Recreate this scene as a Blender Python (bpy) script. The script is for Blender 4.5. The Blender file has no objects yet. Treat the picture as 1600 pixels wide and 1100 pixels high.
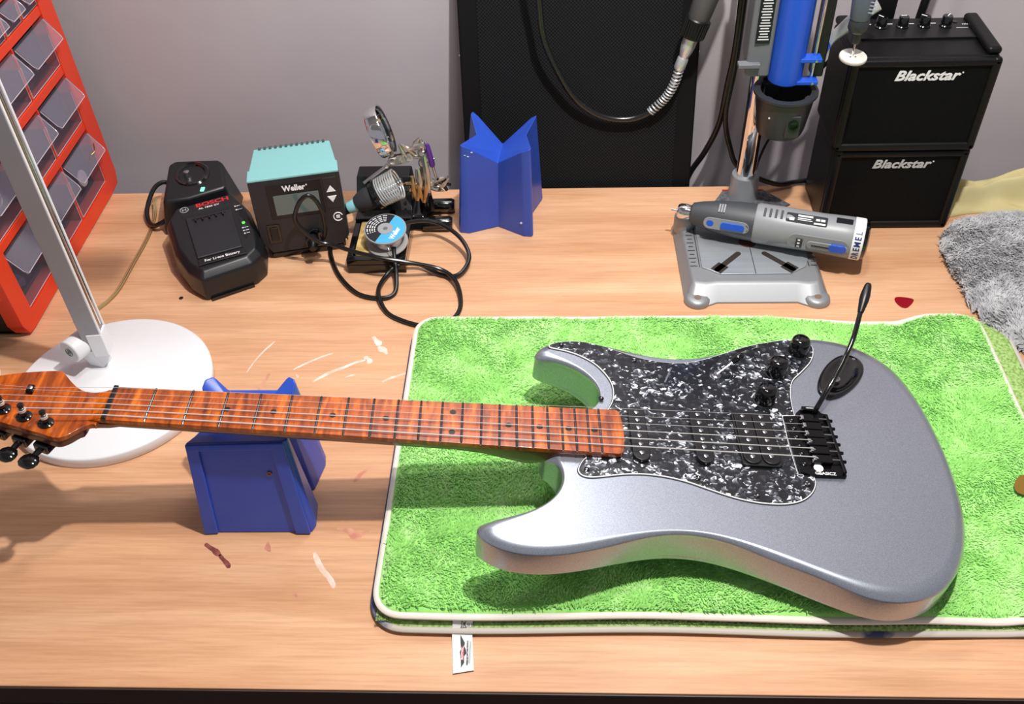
import bpy, bmesh, math, random
import numpy as np
from mathutils import Vector, Matrix
from mathutils.geometry import tessellate_polygon
random.seed(7); rng = np.random.default_rng(7)
V = Vector
S = bpy.context.scene
COL = S.collection

# ------------------------------------------------------------------ camera, world, lights, exposure
def unit(v): v = Vector(v); v.normalize(); return v
CAM_TH, CAM_ROLL, CAM_YAW, CAM_F = 0.7644, -0.0487, -0.0644, 1501.96
fw = V((math.sin(CAM_YAW)*math.cos(CAM_TH), math.cos(CAM_YAW)*math.cos(CAM_TH), -math.sin(CAM_TH)))
rt = V((math.cos(CAM_YAW), -math.sin(CAM_YAW), 0)); upv = rt.cross(fw)
c_, s_ = math.cos(CAM_ROLL), math.sin(CAM_ROLL)
r2 = c_*rt + s_*upv; u2 = -s_*rt + c_*upv
cd = bpy.data.cameras.new('camera'); cam = bpy.data.objects.new('camera', cd); COL.objects.link(cam)
cd.sensor_width = 36; cd.lens = CAM_F/1600*36; cd.clip_start = .02
M = Matrix((r2, u2, -fw)).transposed().to_4x4(); M.translation = V((0, 0, .7925)); cam.matrix_world = M
S.camera = cam
S.view_settings.view_transform = 'Standard'; S.view_settings.look = 'None'
S.view_settings.exposure = 0.15; S.view_settings.gamma = 1.0; S.view_settings.use_curve_mapping = False
w = bpy.data.worlds.new('room_ambience'); S.world = w; w.use_nodes = True
w.node_tree.nodes['Background'].inputs[0].default_value = (.66, .66, .70, 1)
w.node_tree.nodes['Background'].inputs[1].default_value = .42
def area(name, loc, target, size, power, col=(1, 1, 1), shape='DISK', sy=None):
    l = bpy.data.lights.new(name, 'AREA'); l.shape = shape; l.size = size
    if sy: l.size_y = sy
    l.energy = power; l.color = col
    o = bpy.data.objects.new(name, l); COL.objects.link(o); o.location = loc
    o.rotation_euler = (Vector(target)-Vector(loc)).to_track_quat('-Z', 'Y').to_euler()
    return o
area('ceiling_spot_light', (.22, .56, 1.36), (.05, .8, 0), .04, 17, (1, .97, .93))
area('ceiling_tube_light', (.06, .70, 1.45), (0, .8, 0), .16, 5, (1, .98, .97), 'RECTANGLE', .08)
area('shelf_light', (.02, 1.21, .98), (-.05, .5, .1), .34, 2.6, (.96, .98, 1), 'RECTANGLE', .2)  # unseen soft light added near the wall for sheen on the guitar body

# ------------------------------------------------------------------ materials
def lin(c):
    return tuple(((x/255)/12.92 if x/255 <= .04045 else ((x/255+.055)/1.055)**2.4) for x in c)+(1,)
MATS = {}
def mat(name, rgb, rough=.5, metal=0., coat=0., noise=None, bump=None, spec=None, emit=None, alpha=None, sheen=None, coat_rough=.05):
    """noise=(scale, rgb2, detail, stretch xyz) ; bump=(scale, strength, dist mm)"""
    m = bpy.data.materials.new(name); m.use_nodes = True; nt = m.node_tree; b = nt.nodes['Principled BSDF']
    b.inputs['Base Color'].default_value = lin(rgb); b.inputs['Roughness'].default_value = rough
    b.inputs['Metallic'].default_value = metal; b.inputs['Coat Weight'].default_value = coat; b.inputs['Coat Roughness'].default_value = coat_rough
    if spec is not None: b.inputs['Specular IOR Level'].default_value = spec
    if sheen: b.inputs['Sheen Weight'].default_value = sheen
    tc = nt.nodes.new('ShaderNodeTexCoord')
    def nz(scale, detail=4, stretch=(1, 1, 1)):
        mp = nt.nodes.new('ShaderNodeMapping'); mp.inputs['Scale'].default_value = stretch
        nt.links.new(tc.outputs['Object'], mp.inputs[0])
        n = nt.nodes.new('ShaderNodeTexNoise'); n.inputs['Scale'].default_value = scale; n.inputs['Detail'].default_value = detail
        nt.links.new(mp.outputs[0], n.inputs['Vector']); return n
    if noise:
        n = nz(noise[0], noise[2] if len(noise) > 2 else 4, noise[3] if len(noise) > 3 else (1, 1, 1))
        cr = nt.nodes.new('ShaderNodeValToRGB'); cr.color_ramp.elements[0].position = .35; cr.color_ramp.elements[1].position = .65
        cr.color_ramp.elements[0].color = lin(rgb); cr.color_ramp.elements[1].color = lin(noise[1])
        nt.links.new(n.outputs[0], cr.inputs[0]); nt.links.new(cr.outputs[0], b.inputs['Base Color'])
    if bump:
        n = nz(bump[0], 3); bp = nt.nodes.new('ShaderNodeBump'); bp.inputs['Strength'].default_value = bump[1]; bp.inputs['Distance'].default_value = bump[2]*.001
        nt.links.new(n.outputs[0], bp.inputs['Height']); nt.links.new(bp.outputs[0], b.inputs['Normal'])
    if emit: b.inputs['Emission Color'].default_value = lin(rgb); b.inputs['Emission Strength'].default_value = emit
    if alpha is not None: b.inputs['Alpha'].default_value = alpha
    MATS[name] = m; return m

def nodes(m): nt = m.node_tree; return nt, nt.nodes['Principled BSDF']
def ramp(nt, fac, stops):
    cr = nt.nodes.new('ShaderNodeValToRGB'); el = cr.color_ramp.elements
    while len(el) < len(stops): el.new(.5)
    for e, (p, c) in zip(el, stops): e.position = p; e.color = lin(c) if max(c) > 1 else tuple(c)+(1,)
    nt.links.new(fac, cr.inputs[0]); return cr.outputs[0]
def noise_n(nt, scale, detail, stretch=(1, 1, 1), rough=.5, loc=(0, 0, 0), dist=0.):
    tc = nt.nodes.new('ShaderNodeTexCoord'); mp = nt.nodes.new('ShaderNodeMapping')
    mp.inputs['Scale'].default_value = stretch; mp.inputs['Location'].default_value = loc
    nt.links.new(tc.outputs['Object'], mp.inputs[0]); n = nt.nodes.new('ShaderNodeTexNoise')
    n.inputs['Scale'].default_value = scale; n.inputs['Detail'].default_value = detail; n.inputs['Roughness'].default_value = rough
    n.inputs['Distortion'].default_value = dist
    nt.links.new(mp.outputs[0], n.inputs['Vector']); return n.outputs[0]
def mixc(nt, fac, a, b, mode='MIX'):
    mx = nt.nodes.new('ShaderNodeMix'); mx.data_type = 'RGBA'; mx.blend_type = mode
    if isinstance(fac, float): mx.inputs[0].default_value = fac
    else: nt.links.new(fac, mx.inputs[0])
    for k, x in ((6, a), (7, b)):
        if isinstance(x, tuple): mx.inputs[k].default_value = x
        else: nt.links.new(x, mx.inputs[k])
    return mx.outputs[2]

# beech laminate
beech = mat('beech_laminate', (222, 168, 128), .36, spec=.45)
nt, b = nodes(beech)
base = ramp(nt, noise_n(nt, 3.0, 5, (1, 9, 1), .55, dist=.3), [(.25, (202, 148, 108)), (.5, (217, 166, 127)), (.75, (232, 186, 148))])
fine = ramp(nt, noise_n(nt, 22, 6, (.6, 16, 1), .7), [(.35, (.60, .54, .50)), (.6, (1, 1, 1))])
c1 = mixc(nt, .42, base, fine, 'MULTIPLY')
flk = ramp(nt, noise_n(nt, 90, 2, (.25, 5, 1), .5), [(.68, (0, 0, 0)), (.78, (1, 1, 1))])
c2 = mixc(nt, flk, c1, lin((186, 128, 92)), 'MIX'); nt.links.new(mixc(nt, .35, c1, c2), b.inputs['Base Color'])
rg = nt.nodes.new('ShaderNodeMapRange'); nt.links.new(noise_n(nt, 9, 4), rg.inputs[0]); rg.inputs[3].default_value = .28; rg.inputs[4].default_value = .5
nt.links.new(rg.outputs[0], b.inputs['Roughness'])

wallm = mat('grey_wall_paint', (190, 181, 187), .75, noise=(4, (196, 188, 193), 3), bump=(60, .15, 1))
floorm = mat('dark_floor', (30, 24, 22), .7)
ceilm = mat('white_ceiling', (200, 198, 196), .9)
edgem = mat('dark_edge_band', (62, 42, 34), .5)  # wooden front edge of the desk, its shade put into the colour
metal_leg = mat('grey_steel', (90, 90, 95), .4, .8)

# guitar
silver = mat('metallic_silver_lacquer', (170, 176, 188), .34, .8, .6, coat_rough=.12)
nt, b = nodes(silver)
fl = ramp(nt, noise_n(nt, 1400, 1), [(.35, (156, 162, 174)), (.7, (184, 190, 202))]); nt.links.new(fl, b.inputs['Base Color'])
roast = mat('roasted_flame_maple', (150, 62, 14), .28, 0, .6)
nt, b = nodes(roast)
r0 = ramp(nt, noise_n(nt, 26, 5, (3.0, .55, .6), .6, dist=1.2), [(.3, (96, 34, 4)), (.5, (176, 78, 8)), (.70, (224, 118, 20))])
r1 = ramp(nt, noise_n(nt, 60, 3, (2.2, .4, 1), .5, loc=(3, 1, 0)), [(.40, (.32, .24, .18)), (.56, (1, 1, 1))])
nt.links.new(mixc(nt, .6, r0, r1, 'MULTIPLY'), b.inputs['Base Color'])
neckside = mat('dark_roasted_maple', (92, 42, 22), .3, 0, .5, noise=(40, (66, 28, 14), 3, (.3, 2, 2)))
pearl = mat('black_pearloid', (30, 32, 36), .3, .2, .3)
nt, b = nodes(pearl)
tc = nt.nodes.new('ShaderNodeTexCoord')
nzv = nt.nodes.new('ShaderNodeTexNoise'); nzv.inputs['Scale'].default_value = 130; nzv.inputs['Detail'].default_value = 2
nt.links.new(tc.outputs['Object'], nzv.inputs['Vector'])
def vmath(op, *a):
    q = nt.nodes.new('ShaderNodeVectorMath'); q.operation = op
    for i, x in enumerate(a):
        if isinstance(x, (tuple, float)): q.inputs[i].default_value = x if isinstance(x, tuple) else (x, x, x)
        else: nt.links.new(x, q.inputs[i])
    return q
warp = vmath('MULTIPLY_ADD', nzv.outputs['Color'], (.014, .014, .014), tc.outputs['Object']).outputs[0]
vo = nt.nodes.new('ShaderNodeTexVoronoi'); vo.inputs['Scale'].default_value = 1; vo.feature = 'F1'
sc3 = vmath('MULTIPLY', warp, (210., 300., 210.)).outputs[0]; nt.links.new(sc3, vo.inputs['Vector'])
dlt = vmath('SUBTRACT', sc3, vo.outputs['Position']).outputs[0]; dr = vmath('SUBTRACT', vo.outputs['Color'], (.5, .5, .5)).outputs[0]
dt = vmath('DOT_PRODUCT', dlt, dr).outputs['Value']
scol = nt.nodes.new('ShaderNodeSeparateColor'); nt.links.new(vo.outputs['Color'], scol.inputs[0])
m1 = nt.nodes.new('ShaderNodeMath'); m1.operation = 'MULTIPLY_ADD'; nt.links.new(dt, m1.inputs[0]); m1.inputs[1].default_value = .9; nt.links.new(scol.outputs[1], m1.inputs[2])
lg = noise_n(nt, 28, 3); m2 = nt.nodes.new('ShaderNodeMath'); m2.operation = 'MULTIPLY_ADD'; nt.links.new(lg, m2.inputs[0]); m2.inputs[1].default_value = .7; m3 = nt.nodes.new('ShaderNodeMath'); m3.operation = 'SUBTRACT'; nt.links.new(m1.outputs[0], m3.inputs[0]); m3.inputs[1].default_value = .35; nt.links.new(m3.outputs[0], m2.inputs[2])
pc = ramp(nt, m2.outputs[0], [(.38, (18, 20, 23)), (.62, (38, 41, 47)), (.80, (76, 80, 88)), (.92, (130, 134, 142)), (1., (225, 228, 234))])
nt.links.new(pc, b.inputs['Base Color'])
whiteply = mat('white_ply', (235, 235, 235), .4)
gblack = mat('gloss_black', (10, 10, 11), .12, 0, .5)
mblack = mat('satin_black', (16, 16, 18), .38)
bridgem = mat('black_hardware', (14, 14, 16), .22, .5)
steel = mat('string_steel', (238, 234, 228), .35, .55)
nickel = mat('fret_nickel', (120, 120, 124), .3, 1.)
screwm = mat('screw_steel', (190, 190, 195), .25, 1.)
inlaym = mat('inlay_black', (20, 14, 12), .4)
textw = mat('white_print', (235, 235, 235), .5)

# ------------------------------------------------------------------ mesh helpers (all in mm)
class MB:
    def __init__(s): s.v = []; s.f = []; s.xf = None
    def add(s, vs, fs):
        o = len(s.v)
        for p in vs:
            p = Vector(p); s.v.append(s.xf @ p if s.xf else p)
        s.f += [tuple(i+o for i in f) for f in fs]; return s
    def box(s, c, d, R=None):
        x, y, z = d[0]/2, d[1]/2, d[2]/2; c = Vector(c)
        P = [Vector((a*x, b_*y, e*z)) for e in (-1, 1) for a, b_ in ((-1, -1), (1, -1), (1, 1), (-1, 1))]
        if R: P = [R @ p for p in P]
        return s.add([c+p for p in P], [(3, 2, 1, 0), (4, 5, 6, 7), (0, 1, 5, 4), (1, 2, 6, 5), (2, 3, 7, 6), (3, 0, 4, 7)])
    def hexa(s, bot, top):
        n = len(bot)
        vs = list(bot)+list(top)
        fs = [tuple(range(n-1, -1, -1)), tuple(range(n, 2*n))]+[(i, (i+1) % n, n+(i+1) % n, n+i) for i in range(n)]
        return s.add(vs, fs)
    def lathe(s, prof, o=(0, 0, 0), ax=(0, 0, 1), seg=24, cap=True):
        """prof: list of (r, h) along axis"""
        ax = unit(ax); t = Vector((1, 0, 0)) if abs(ax.x) < .9 else Vector((0, 1, 0))
        a = ax.cross(t).normalized(); b_ = ax.cross(a); o = Vector(o); vs = []; fs = []
        for r, h in prof:
            for k in range(seg):
                an = 2*math.pi*k/seg; vs.append(o+ax*h+a*(r*math.cos(an))+b_*(r*math.sin(an)))
        n = len(prof)
        for i in range(n-1):
            for k in range(seg):
                k2 = (k+1) % seg; fs.append((i*seg+k, i*seg+k2, (i+1)*seg+k2, (i+1)*seg+k))
        if cap:
            fs.append(tuple(range(seg-1, -1, -1))); fs.append(tuple((n-1)*seg+k for k in range(seg)))
        return s.add(vs, fs)
    def cyl(s, p0, p1, r0, r1=None, seg=16):
        p0 = Vector(p0); p1 = Vector(p1); r1 = r0 if r1 is None else r1
        return s.lathe([(r0, 0), (r1, (p1-p0).length)], p0, p1-p0, seg)
    def tube(s, pts, r, seg=8, closed=False, flat=1.0, upd=None):
        pts = [Vector(p) for p in pts]; n = len(pts); rs = r if isinstance(r, (list, tuple)) else [r]*n
        vs = []; fs = []; prev = None
        for i, p in enumerate(pts):
            if closed: d = pts[(i+1) % n]-pts[i-1]
            else: d = pts[min(i+1, n-1)]-pts[max(i-1, 0)]
            d.normalize()
            if upd is not None: a = Vector(upd)-d*Vector(upd).dot(d)
            elif prev is None: a = d.orthogonal()
            else: a = prev-d*prev.dot(d)
            a.normalize(); prev = a; b_ = d.cross(a)
            for k in range(seg):
                an = 2*math.pi*k/seg; vs.append(p+a*(rs[i]*flat*math.cos(an))+b_*(rs[i]*math.sin(an)))
        m = n if closed else n-1
        for i in range(m):
            j = (i+1) % n
            for k in range(seg):
                k2 = (k+1) % seg; fs.append((i*seg+k, i*seg+k2, j*seg+k2, j*seg+k))
        if not closed:
            fs.append(tuple(range(seg-1, -1, -1))); fs.append(tuple((n-1)*seg+k for k in range(seg)))
        return s.add(vs, fs)
    def prism(s, poly, z0, z1):
        n = len(poly)
        A = sum(poly[i][0]*poly[(i+1) % n][1]-poly[(i+1) % n][0]*poly[i][1] for i in range(n))
        if A < 0: poly = poly[::-1]
        return s.hexa([(p[0], p[1], z0) for p in poly], [(p[0], p[1], z1) for p in poly])
    def ball(s, c, r, seg=16, sc=(1, 1, 1)):
        prof = []; c = Vector(c); vs = []; fs = []; m = seg//2
        for i in range(1, m):
            a = math.pi*i/m
            for k in range(seg):
                b_ = 2*math.pi*k/seg; vs.append(c+Vector((r*math.sin(a)*math.cos(b_)*sc[0], r*math.sin(a)*math.sin(b_)*sc[1], -r*math.cos(a)*sc[2])))
        for i in range(m-2):
            for k in range(seg): fs.append((i*seg+k, i*seg+(k+1) % seg, (i+1)*seg+(k+1) % seg, (i+1)*seg+k))
        fs.append(tuple(range(seg-1, -1, -1))); fs.append(tuple((m-2)*seg+k for k in range(seg)))
        return s.add(vs, fs)
    def build(s, name, m, parent=None, bevel=0, seg=3, angle=35, smooth=True, label=None, limit=40, wn=True, sub=0):
        me = bpy.data.meshes.new(name); me.from_pydata([tuple(p*.001) for p in s.v], [], s.f); me.validate(); me.update()
        if isinstance(m, str): m = MATS[m]
        me.materials.append(m)
        o = bpy.data.objects.new(name, me); COL.objects.link(o)
        if parent: o.parent = parent
        if smooth:
            me.polygons.foreach_set('use_smooth', [True]*len(me.polygons))
            if not bevel and not sub: me.set_sharp_from_angle(angle=math.radians(angle))
        if sub:
            md = o.modifiers.new('sub', 'SUBSURF'); md.levels = sub; md.render_levels = sub
        if bevel:
            md = o.modifiers.new('bevel', 'BEVEL'); md.width = bevel*.001; md.segments = seg; md.limit_method = 'ANGLE'; md.angle_limit = math.radians(limit); md.use_clamp_overlap = True
            if wn: wm = o.modifiers.new('wn', 'WEIGHTED_NORMAL'); wm.keep_sharp = True
        if label: o['label'] = label
        return o

def tag(o, label, cat, group=None):
    o['label'] = label; o['category'] = cat
    if group: o['group'] = group
    return o
def thing(name, label, cat, loc=(0, 0, 0), rz=0, frame=None, group=None):
    o = bpy.data.objects.new(name, None); COL.objects.link(o); o.empty_display_size = .02
    if frame:
        m = Matrix(frame).transposed().to_4x4(); m.translation = Vector(loc)*.001; o.matrix_world = m
    else:
        o.location = Vector(loc)*.001; o.rotation_euler = (0, 0, rz)
    return tag(o, label, cat, group)
def cat_rom(pts, n=8, closed=False):
    P = [Vector(p) for p in pts]; out = []; N = len(P)
    rngi = range(N) if closed else range(N-1)
    for i in rngi:
        p0 = P[(i-1) % N] if closed or i > 0 else P[0]; p1 = P[i]; p2 = P[(i+1) % N]; p3 = P[(i+2) % N] if closed or i < N-2 else P[-1]
        for k in range(n):
            t = k/n; out.append(.5*((2*p1)+(p2-p0)*t+(2*p0-5*p1+4*p2-p3)*t*t+(3*p1-p0-3*p2+p3)*t**3))
    if not closed: out.append(P[-1])
    return out
def smooth_poly(pts, n=4, it=2, fix=()):
    P = [Vector((p[0], p[1], 0)) for p in pts]
    P = cat_rom(P, n, True)
    for _ in range(it): P = [(P[i-1]+P[i]*2+P[(i+1) % len(P)])/4 for i in range(len(P))]
    return [(p.x, p.y) for p in P]
def inset(poly, d):
    n = len(poly); A = sum(poly[i][0]*poly[(i+1) % n][1]-poly[(i+1) % n][0]*poly[i][1] for i in range(n)); sg = 1 if A > 0 else -1
    out = []
    for i in range(n):
        a = Vector(poly[i-1][:2]); b_ = Vector(poly[i][:2]); c = Vector(poly[(i+1) % n][:2])
        e1 = (b_-a); e2 = (c-b_)
        if e1.length < 1e-6 or e2.length < 1e-6: out.append(tuple(b_)); continue
        e1.normalize(); e2.normalize()
        n1 = Vector((-e1.y, e1.x))*sg; n2_ = Vector((-e2.y, e2.x))*sg; m = (n1+n2_)
        if m.length < .3: m = n1
        m.normalize(); k = d/max(.5, m.dot(n1)); out.append(tuple(b_+m*k))
    return out
def stadium(cx, cy, L, W, ax='y', n=8):
    r = W/2; h = L/2-r; pts = []
    for k in range(n+1): a = math.pi*k/n; pts.append((math.cos(a)*r, h+math.sin(a)*r))
    for k in range(n+1): a = math.pi+math.pi*k/n; pts.append((math.cos(a)*r, -h+math.sin(a)*r))
    if ax == 'x': pts = [(y, -x) for x, y in pts]
    return [(cx+x, cy+y) for x, y in pts]
def rrect(cx, cy, w_, h_, r, n=4):
    out = []
    for sx, sy, a0 in ((1, 1, 0), (-1, 1, 90), (-1, -1, 180), (1, -1, 270)):
        for k in range(n+1):
            a = math.radians(a0+90*k/n); out.append((cx+sx*(w_/2-r)+r*math.cos(a), cy+sy*(h_/2-r)+r*math.sin(a)))
    return out
def text(name, s, size, m, parent, o, xd, yd, shear=0., bold=0., sx=1.0, thick=.15, align='CENTER', label=None):
    """lettering as mesh; o origin mm, xd reading direction, yd up direction of letters"""
    cu = bpy.data.curves.new(name, 'FONT'); cu.body = s; cu.size = 1.0; cu.align_x = align; cu.align_y = 'CENTER'
    cu.shear = shear; cu.offset = bold; cu.resolution_u = 3; cu.extrude = thick/size/2
    to = bpy.data.objects.new('tmp', cu); COL.objects.link(to); bpy.context.view_layer.update()
    me = bpy.data.meshes.new_from_object(to.evaluated_get(bpy.context.evaluated_depsgraph_get()))
    bpy.data.objects.remove(to); bpy.data.curves.remove(cu)
    xd = unit(xd); yd = unit(yd); zd = xd.cross(yd)
    Mx = Matrix((xd*size*sx, yd*size, zd*size)).transposed().to_4x4(); Mx.translation = Vector(o)
    Mx = Matrix.Scale(.001, 4) @ Mx
    me.transform(Mx); me.name = name; me.materials.clear(); me.materials.append(MATS[m] if isinstance(m, str) else m)
    ob = bpy.data.objects.new(name, me); COL.objects.link(ob); ob.parent = parent
    if label: ob['label'] = label
    return ob

# ------------------------------------------------------------------ setting
def struct(o): o['kind'] = 'structure'; return o
DX0, DX1, DY0, DY1 = -1150, 1000, 396.5, 1166
struct(MB().box((0, 1295, 530), (3400, 50, 2540)).build('wall_back', wallm))
struct(MB().box((0, 200, -765), (3400, 2900, 50)).build('floor', floorm))
struct(MB().box((0, 200, 1825), (3400, 2900, 50)).build('ceiling', ceilm))
desk = thing('workbench', 'beech laminate desk top with paint smears and front edge coloured dark as shade', 'desk', (0, 780, -740))
desk_off = (0, -780, 740)
def dmb(): m = MB(); m.xf = Matrix.Translation(desk_off); return m
dmb().box(((DX0+DX1)/2, (DY0+DY1)/2+.6, -14), (DX1-DX0, DY1-DY0-1.2, 28)).build('tabletop', beech, desk, bevel=1.0, seg=2)
dmb().box(((DX0+DX1)/2, DY0+.1, -15), (DX1-DX0, 1.2, 27)).build('edge_band', edgem, desk, label='front edge of the desk top, dark brown with shade in its colour')
for x in (DX0+60, DX1-60):
    for y in (DY0+60, DY1-60): dmb().box((x, y, -384), (45, 45, 711.8)).build('leg', metal_leg, desk, bevel=3)
# paint smears on the desk
wsm = mat('dried_white_paint', (240, 226, 220), .45, noise=(70, (226, 190, 166), 3)); rsm = mat('dried_dark_red_paint', (104, 44, 44), .25, coat=.5, noise=(90, (150, 84, 74), 3)); psm = mat('faint_red_stain', (190, 122, 100), .4, noise=(80, (214, 158, 128), 3))
def smear(pts, wd, m, label):
    P = cat_rom([(x, y, 0) for x, y in pts], 9); n = len(P); vs = []; fs = []
    ph = random.random()*9
    for i, p in enumerate(P):
        d = (P[min(i+1, n-1)]-P[max(i-1, 0)]).normalized(); q = Vector((-d.y, d.x, 0))
        t = i/(n-1); ww = wd*1.25*(math.sin(math.pi*min(1, max(.0, t*.96+.02)))**.5)*(.8+.2*math.sin(ph+t*7)+random.uniform(-.05, .05))+.1
        vs += [p+q*ww+Vector((0, 0, .12)), p-q*ww*(.75+.2*math.cos(ph*2+t*8)+random.uniform(-.06, .06))+Vector((0, 0, .12))]
    fs = [(2*i, 2*i+1, 2*i+3, 2*i+2) for i in range(n-1)]
    dmb().add(vs, fs).build('paint_smear', m, desk, label=label)
smear([(-224, 853), (-218, 843), (-212, 838)], 4.5, wsm, 'white paint smear'); smear([(-215, 835), (-208, 828), (-203, 822)], 4.2, wsm, 'white paint smear')
smear([(-284, 776), (-267, 790), (-250, 800), (-238, 808), (-226, 812)], 2.6, wsm, 'white paint smear'); smear([(-229, 818), (-224, 812), (-221, 806)], 4, wsm, 'white paint smear')
smear([(-311, 796), (-297, 807), (-283, 816), (-268, 824)], 1.6, wsm, 'white paint smear'); smear([(-306, 788), (-303, 783)], 1.6, wsm, 'white paint smear')
smear([(-203, 775), (-192, 782), (-180, 788), (-172, 791)], 2.1, wsm, 'white paint smear'); smear([(-366, 792), (-360, 812), (-352, 830), (-343, 846)], 1.3, wsm, 'white paint smear')
smear([(-345, 762), (-341, 778), (-338, 790)], 2.5, psm, 'faint stain'); smear([(-247, 783), (-236, 788)], 1.0, wsm, 'white paint smear')
smear([(-352, 550), (-343, 543), (-333, 536)], 3.2, rsm, 'dark red paint smear'); smear([(-334, 537), (-328, 530), (-320, 522)], 2.8, rsm, 'dark red paint smear')
smear([(-289, 553), (-288, 546), (-284, 541)], 2.6, psm, 'faint red stain'); smear([(-222, 569), (-210, 566), (-200, 560), (-189, 566)], 4, psm, 'faint red stain')
smear([(-240, 540), (-232, 524), (-219, 510), (-214, 500)], 3.6, wsm, 'white paint smear'); smear([(-252, 494), (-247, 490)], 1.6, psm, 'faint red stain')
smear([(-214, 628), (-206, 640), (-198, 648)], 2.6, psm, 'faint stain'); smear([(-46, 455), (-30, 452), (-20, 450)], 1.2, psm, 'faint red stain')
smear([(-205, 704), (-198, 712), (-190, 714)], 2.2, psm, 'faint stain')
tag(MB().lathe([(2.4, 0), (2.8, .9), (1.3, .9), (1.2, .3)], (-483, 927, 0), seg=14).build('small_washer', gblack), 'tiny black washer lying on the desk in front of the battery charger', 'washer')
tag(MB().lathe([(1.2, 0), (1.2, 1.2)], (-545, 498, 0), seg=10).build('solder_crumb', screwm), 'tiny bright metal crumb near the left front of the desk', 'crumb')

# ------------------------------------------------------------------ guitar (local frame: x toward the body, y away from viewer, z out of the top)
nutP = V((-410.5, 593.3, 160.8)); ge = V((.992, .0335, -.1219)); gn = V((-.0364, .9991, -.0217)); gz_ = ge.cross(gn); gn = gz_.cross(ge)
G = thing('electric_guitar', 'silver double-cutaway electric guitar with black pearl pickguard lying on the green towel', 'guitar', nutP, frame=(ge.normalized(), gn.normalized(), gz_.normalized()))
far = [[461.4, 47.2], [462.2, 60.8], [457.9, 75.1], [447.9, 88.3], [433.6, 99.5], [418.8, 105.9], [406.9, 108.5], [400, 110.2], [397, 115.5], [400, 123.5], [408.6, 132.7], [424.3, 139.7], [449.1, 141.5], [475.6, 136.8], [497.1, 127.6], [518.5, 119.6], [540.3, 116.1], [563.0, 118.7], [586.8, 128.1], [611.8, 142.0], [636.9, 153.6], [661.9, 162.1], [686.2, 167.5], [710.0, 169.6], [733.3, 167.5], [755.0, 159.1], [776.7, 142.6], [790.8, 118.7], [799.6, 80.9], [802.6, 37], [802.7, -4.1], [799.1, -41.1], [793.0, -73.2], [785.9, -95.3], [775.1, -117.5], [762, -136.4]]
near = [[746.9, -150.5], [729.8, -160.0], [709.6, -165.5], [688.2, -165.3], [668.8, -159.5], [650.0, -150.5], [630.4, -141.3], [610.4, -133.0], [590.7, -124.3], [570.6, -115.9], [549.8, -109.8], [528.2, -107.0], [506.2, -108.6], [483.9, -113.9], [459.5, -121.7], [434.8, -128.8], [410.6, -133.6], [386.4, -135.0], [365.9, -131.6], [351.3, -125.1], [343.4, -118.2], [341.5, -110.3], [348.3, -103.5], [362.6, -98.5], [379.0, -93.8], [395.7, -87.1], [407.4, -78.6], [415.4, -66.0], [419.1, -52.6], [418.4, -41.2], [412.8, -32.7], [403.6, -27.0]]
body_poly = smooth_poly(far+near+[[400, -12], [402, 10], [412, 25], [440, 34], [455, 38]], 4, 2)
BTOP, BBOT = -10.5, -52.5
bp_ = body_poly
if sum(bp_[i][0]*bp_[(i+1) % len(bp_)][1]-bp_[(i+1) % len(bp_)][0]*bp_[i][1] for i in range(len(bp_))) < 0: bp_ = bp_[::-1]
def body_rings(poly, z0, z1, r, n=7):
    prof = [(r*(1-math.cos(math.pi/2*k/n)), z1-r*(1-math.sin(math.pi/2*k/n))) for k in range(n+1)]
    prof = [(d_, z1-(z1-z)) for d_, z in prof]
    up_r = [(0, z1-r+r*math.sin(math.pi/2*k/n)) for k in range(n+1)]
    lo_r = [(d_, z0+(z1-z)) for d_, z in up_r][::-1]
    seq = [[Vector((p[0], p[1])) for p in poly]]
    for k in range(n):
        st_ = r*(math.cos(math.pi/2*k/n)-math.cos(math.pi/2*(k+1)/n)); cur = [tuple(p) for p in seq[-1]]
        for _ in range(6):
            cur = inset(cur, st_/6)
            for _q in range(2): cur = [((cur[i-1][0]+2*cur[i][0]+cur[(i+1) % len(cur)][0])/4, (cur[i-1][1]+2*cur[i][1]+cur[(i+1) % len(cur)][1])/4) for i in range(len(cur))]
        seq.append([Vector(p) for p in cur])
    rings_ = [[(p.x, p.y, z) for p in seq[n-k]] for k, (d_, z) in enumerate(lo_r)]+[[(p.x, p.y, z) for p in seq[k]] for k, (d_, z) in enumerate(up_r)]
    N = len(poly); vs = [p for q in rings_ for p in q]; fs = [tuple(range(N))[::-1], tuple((len(rings_)-1)*N+i for i in range(N))]
    for k in range(len(rings_)-1): fs += [(k*N+i, k*N+(i+1) % N, (k+1)*N+(i+1) % N, (k+1)*N+i) for i in range(N)]
    return MB().add(vs, fs)
bo = body_rings(bp_, BBOT, BTOP, 7.5).build('body', silver, G, angle=75)
wn_ = bo.modifiers.new('wn', 'WEIGHTED_NORMAL'); wn_.keep_sharp = True
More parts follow.
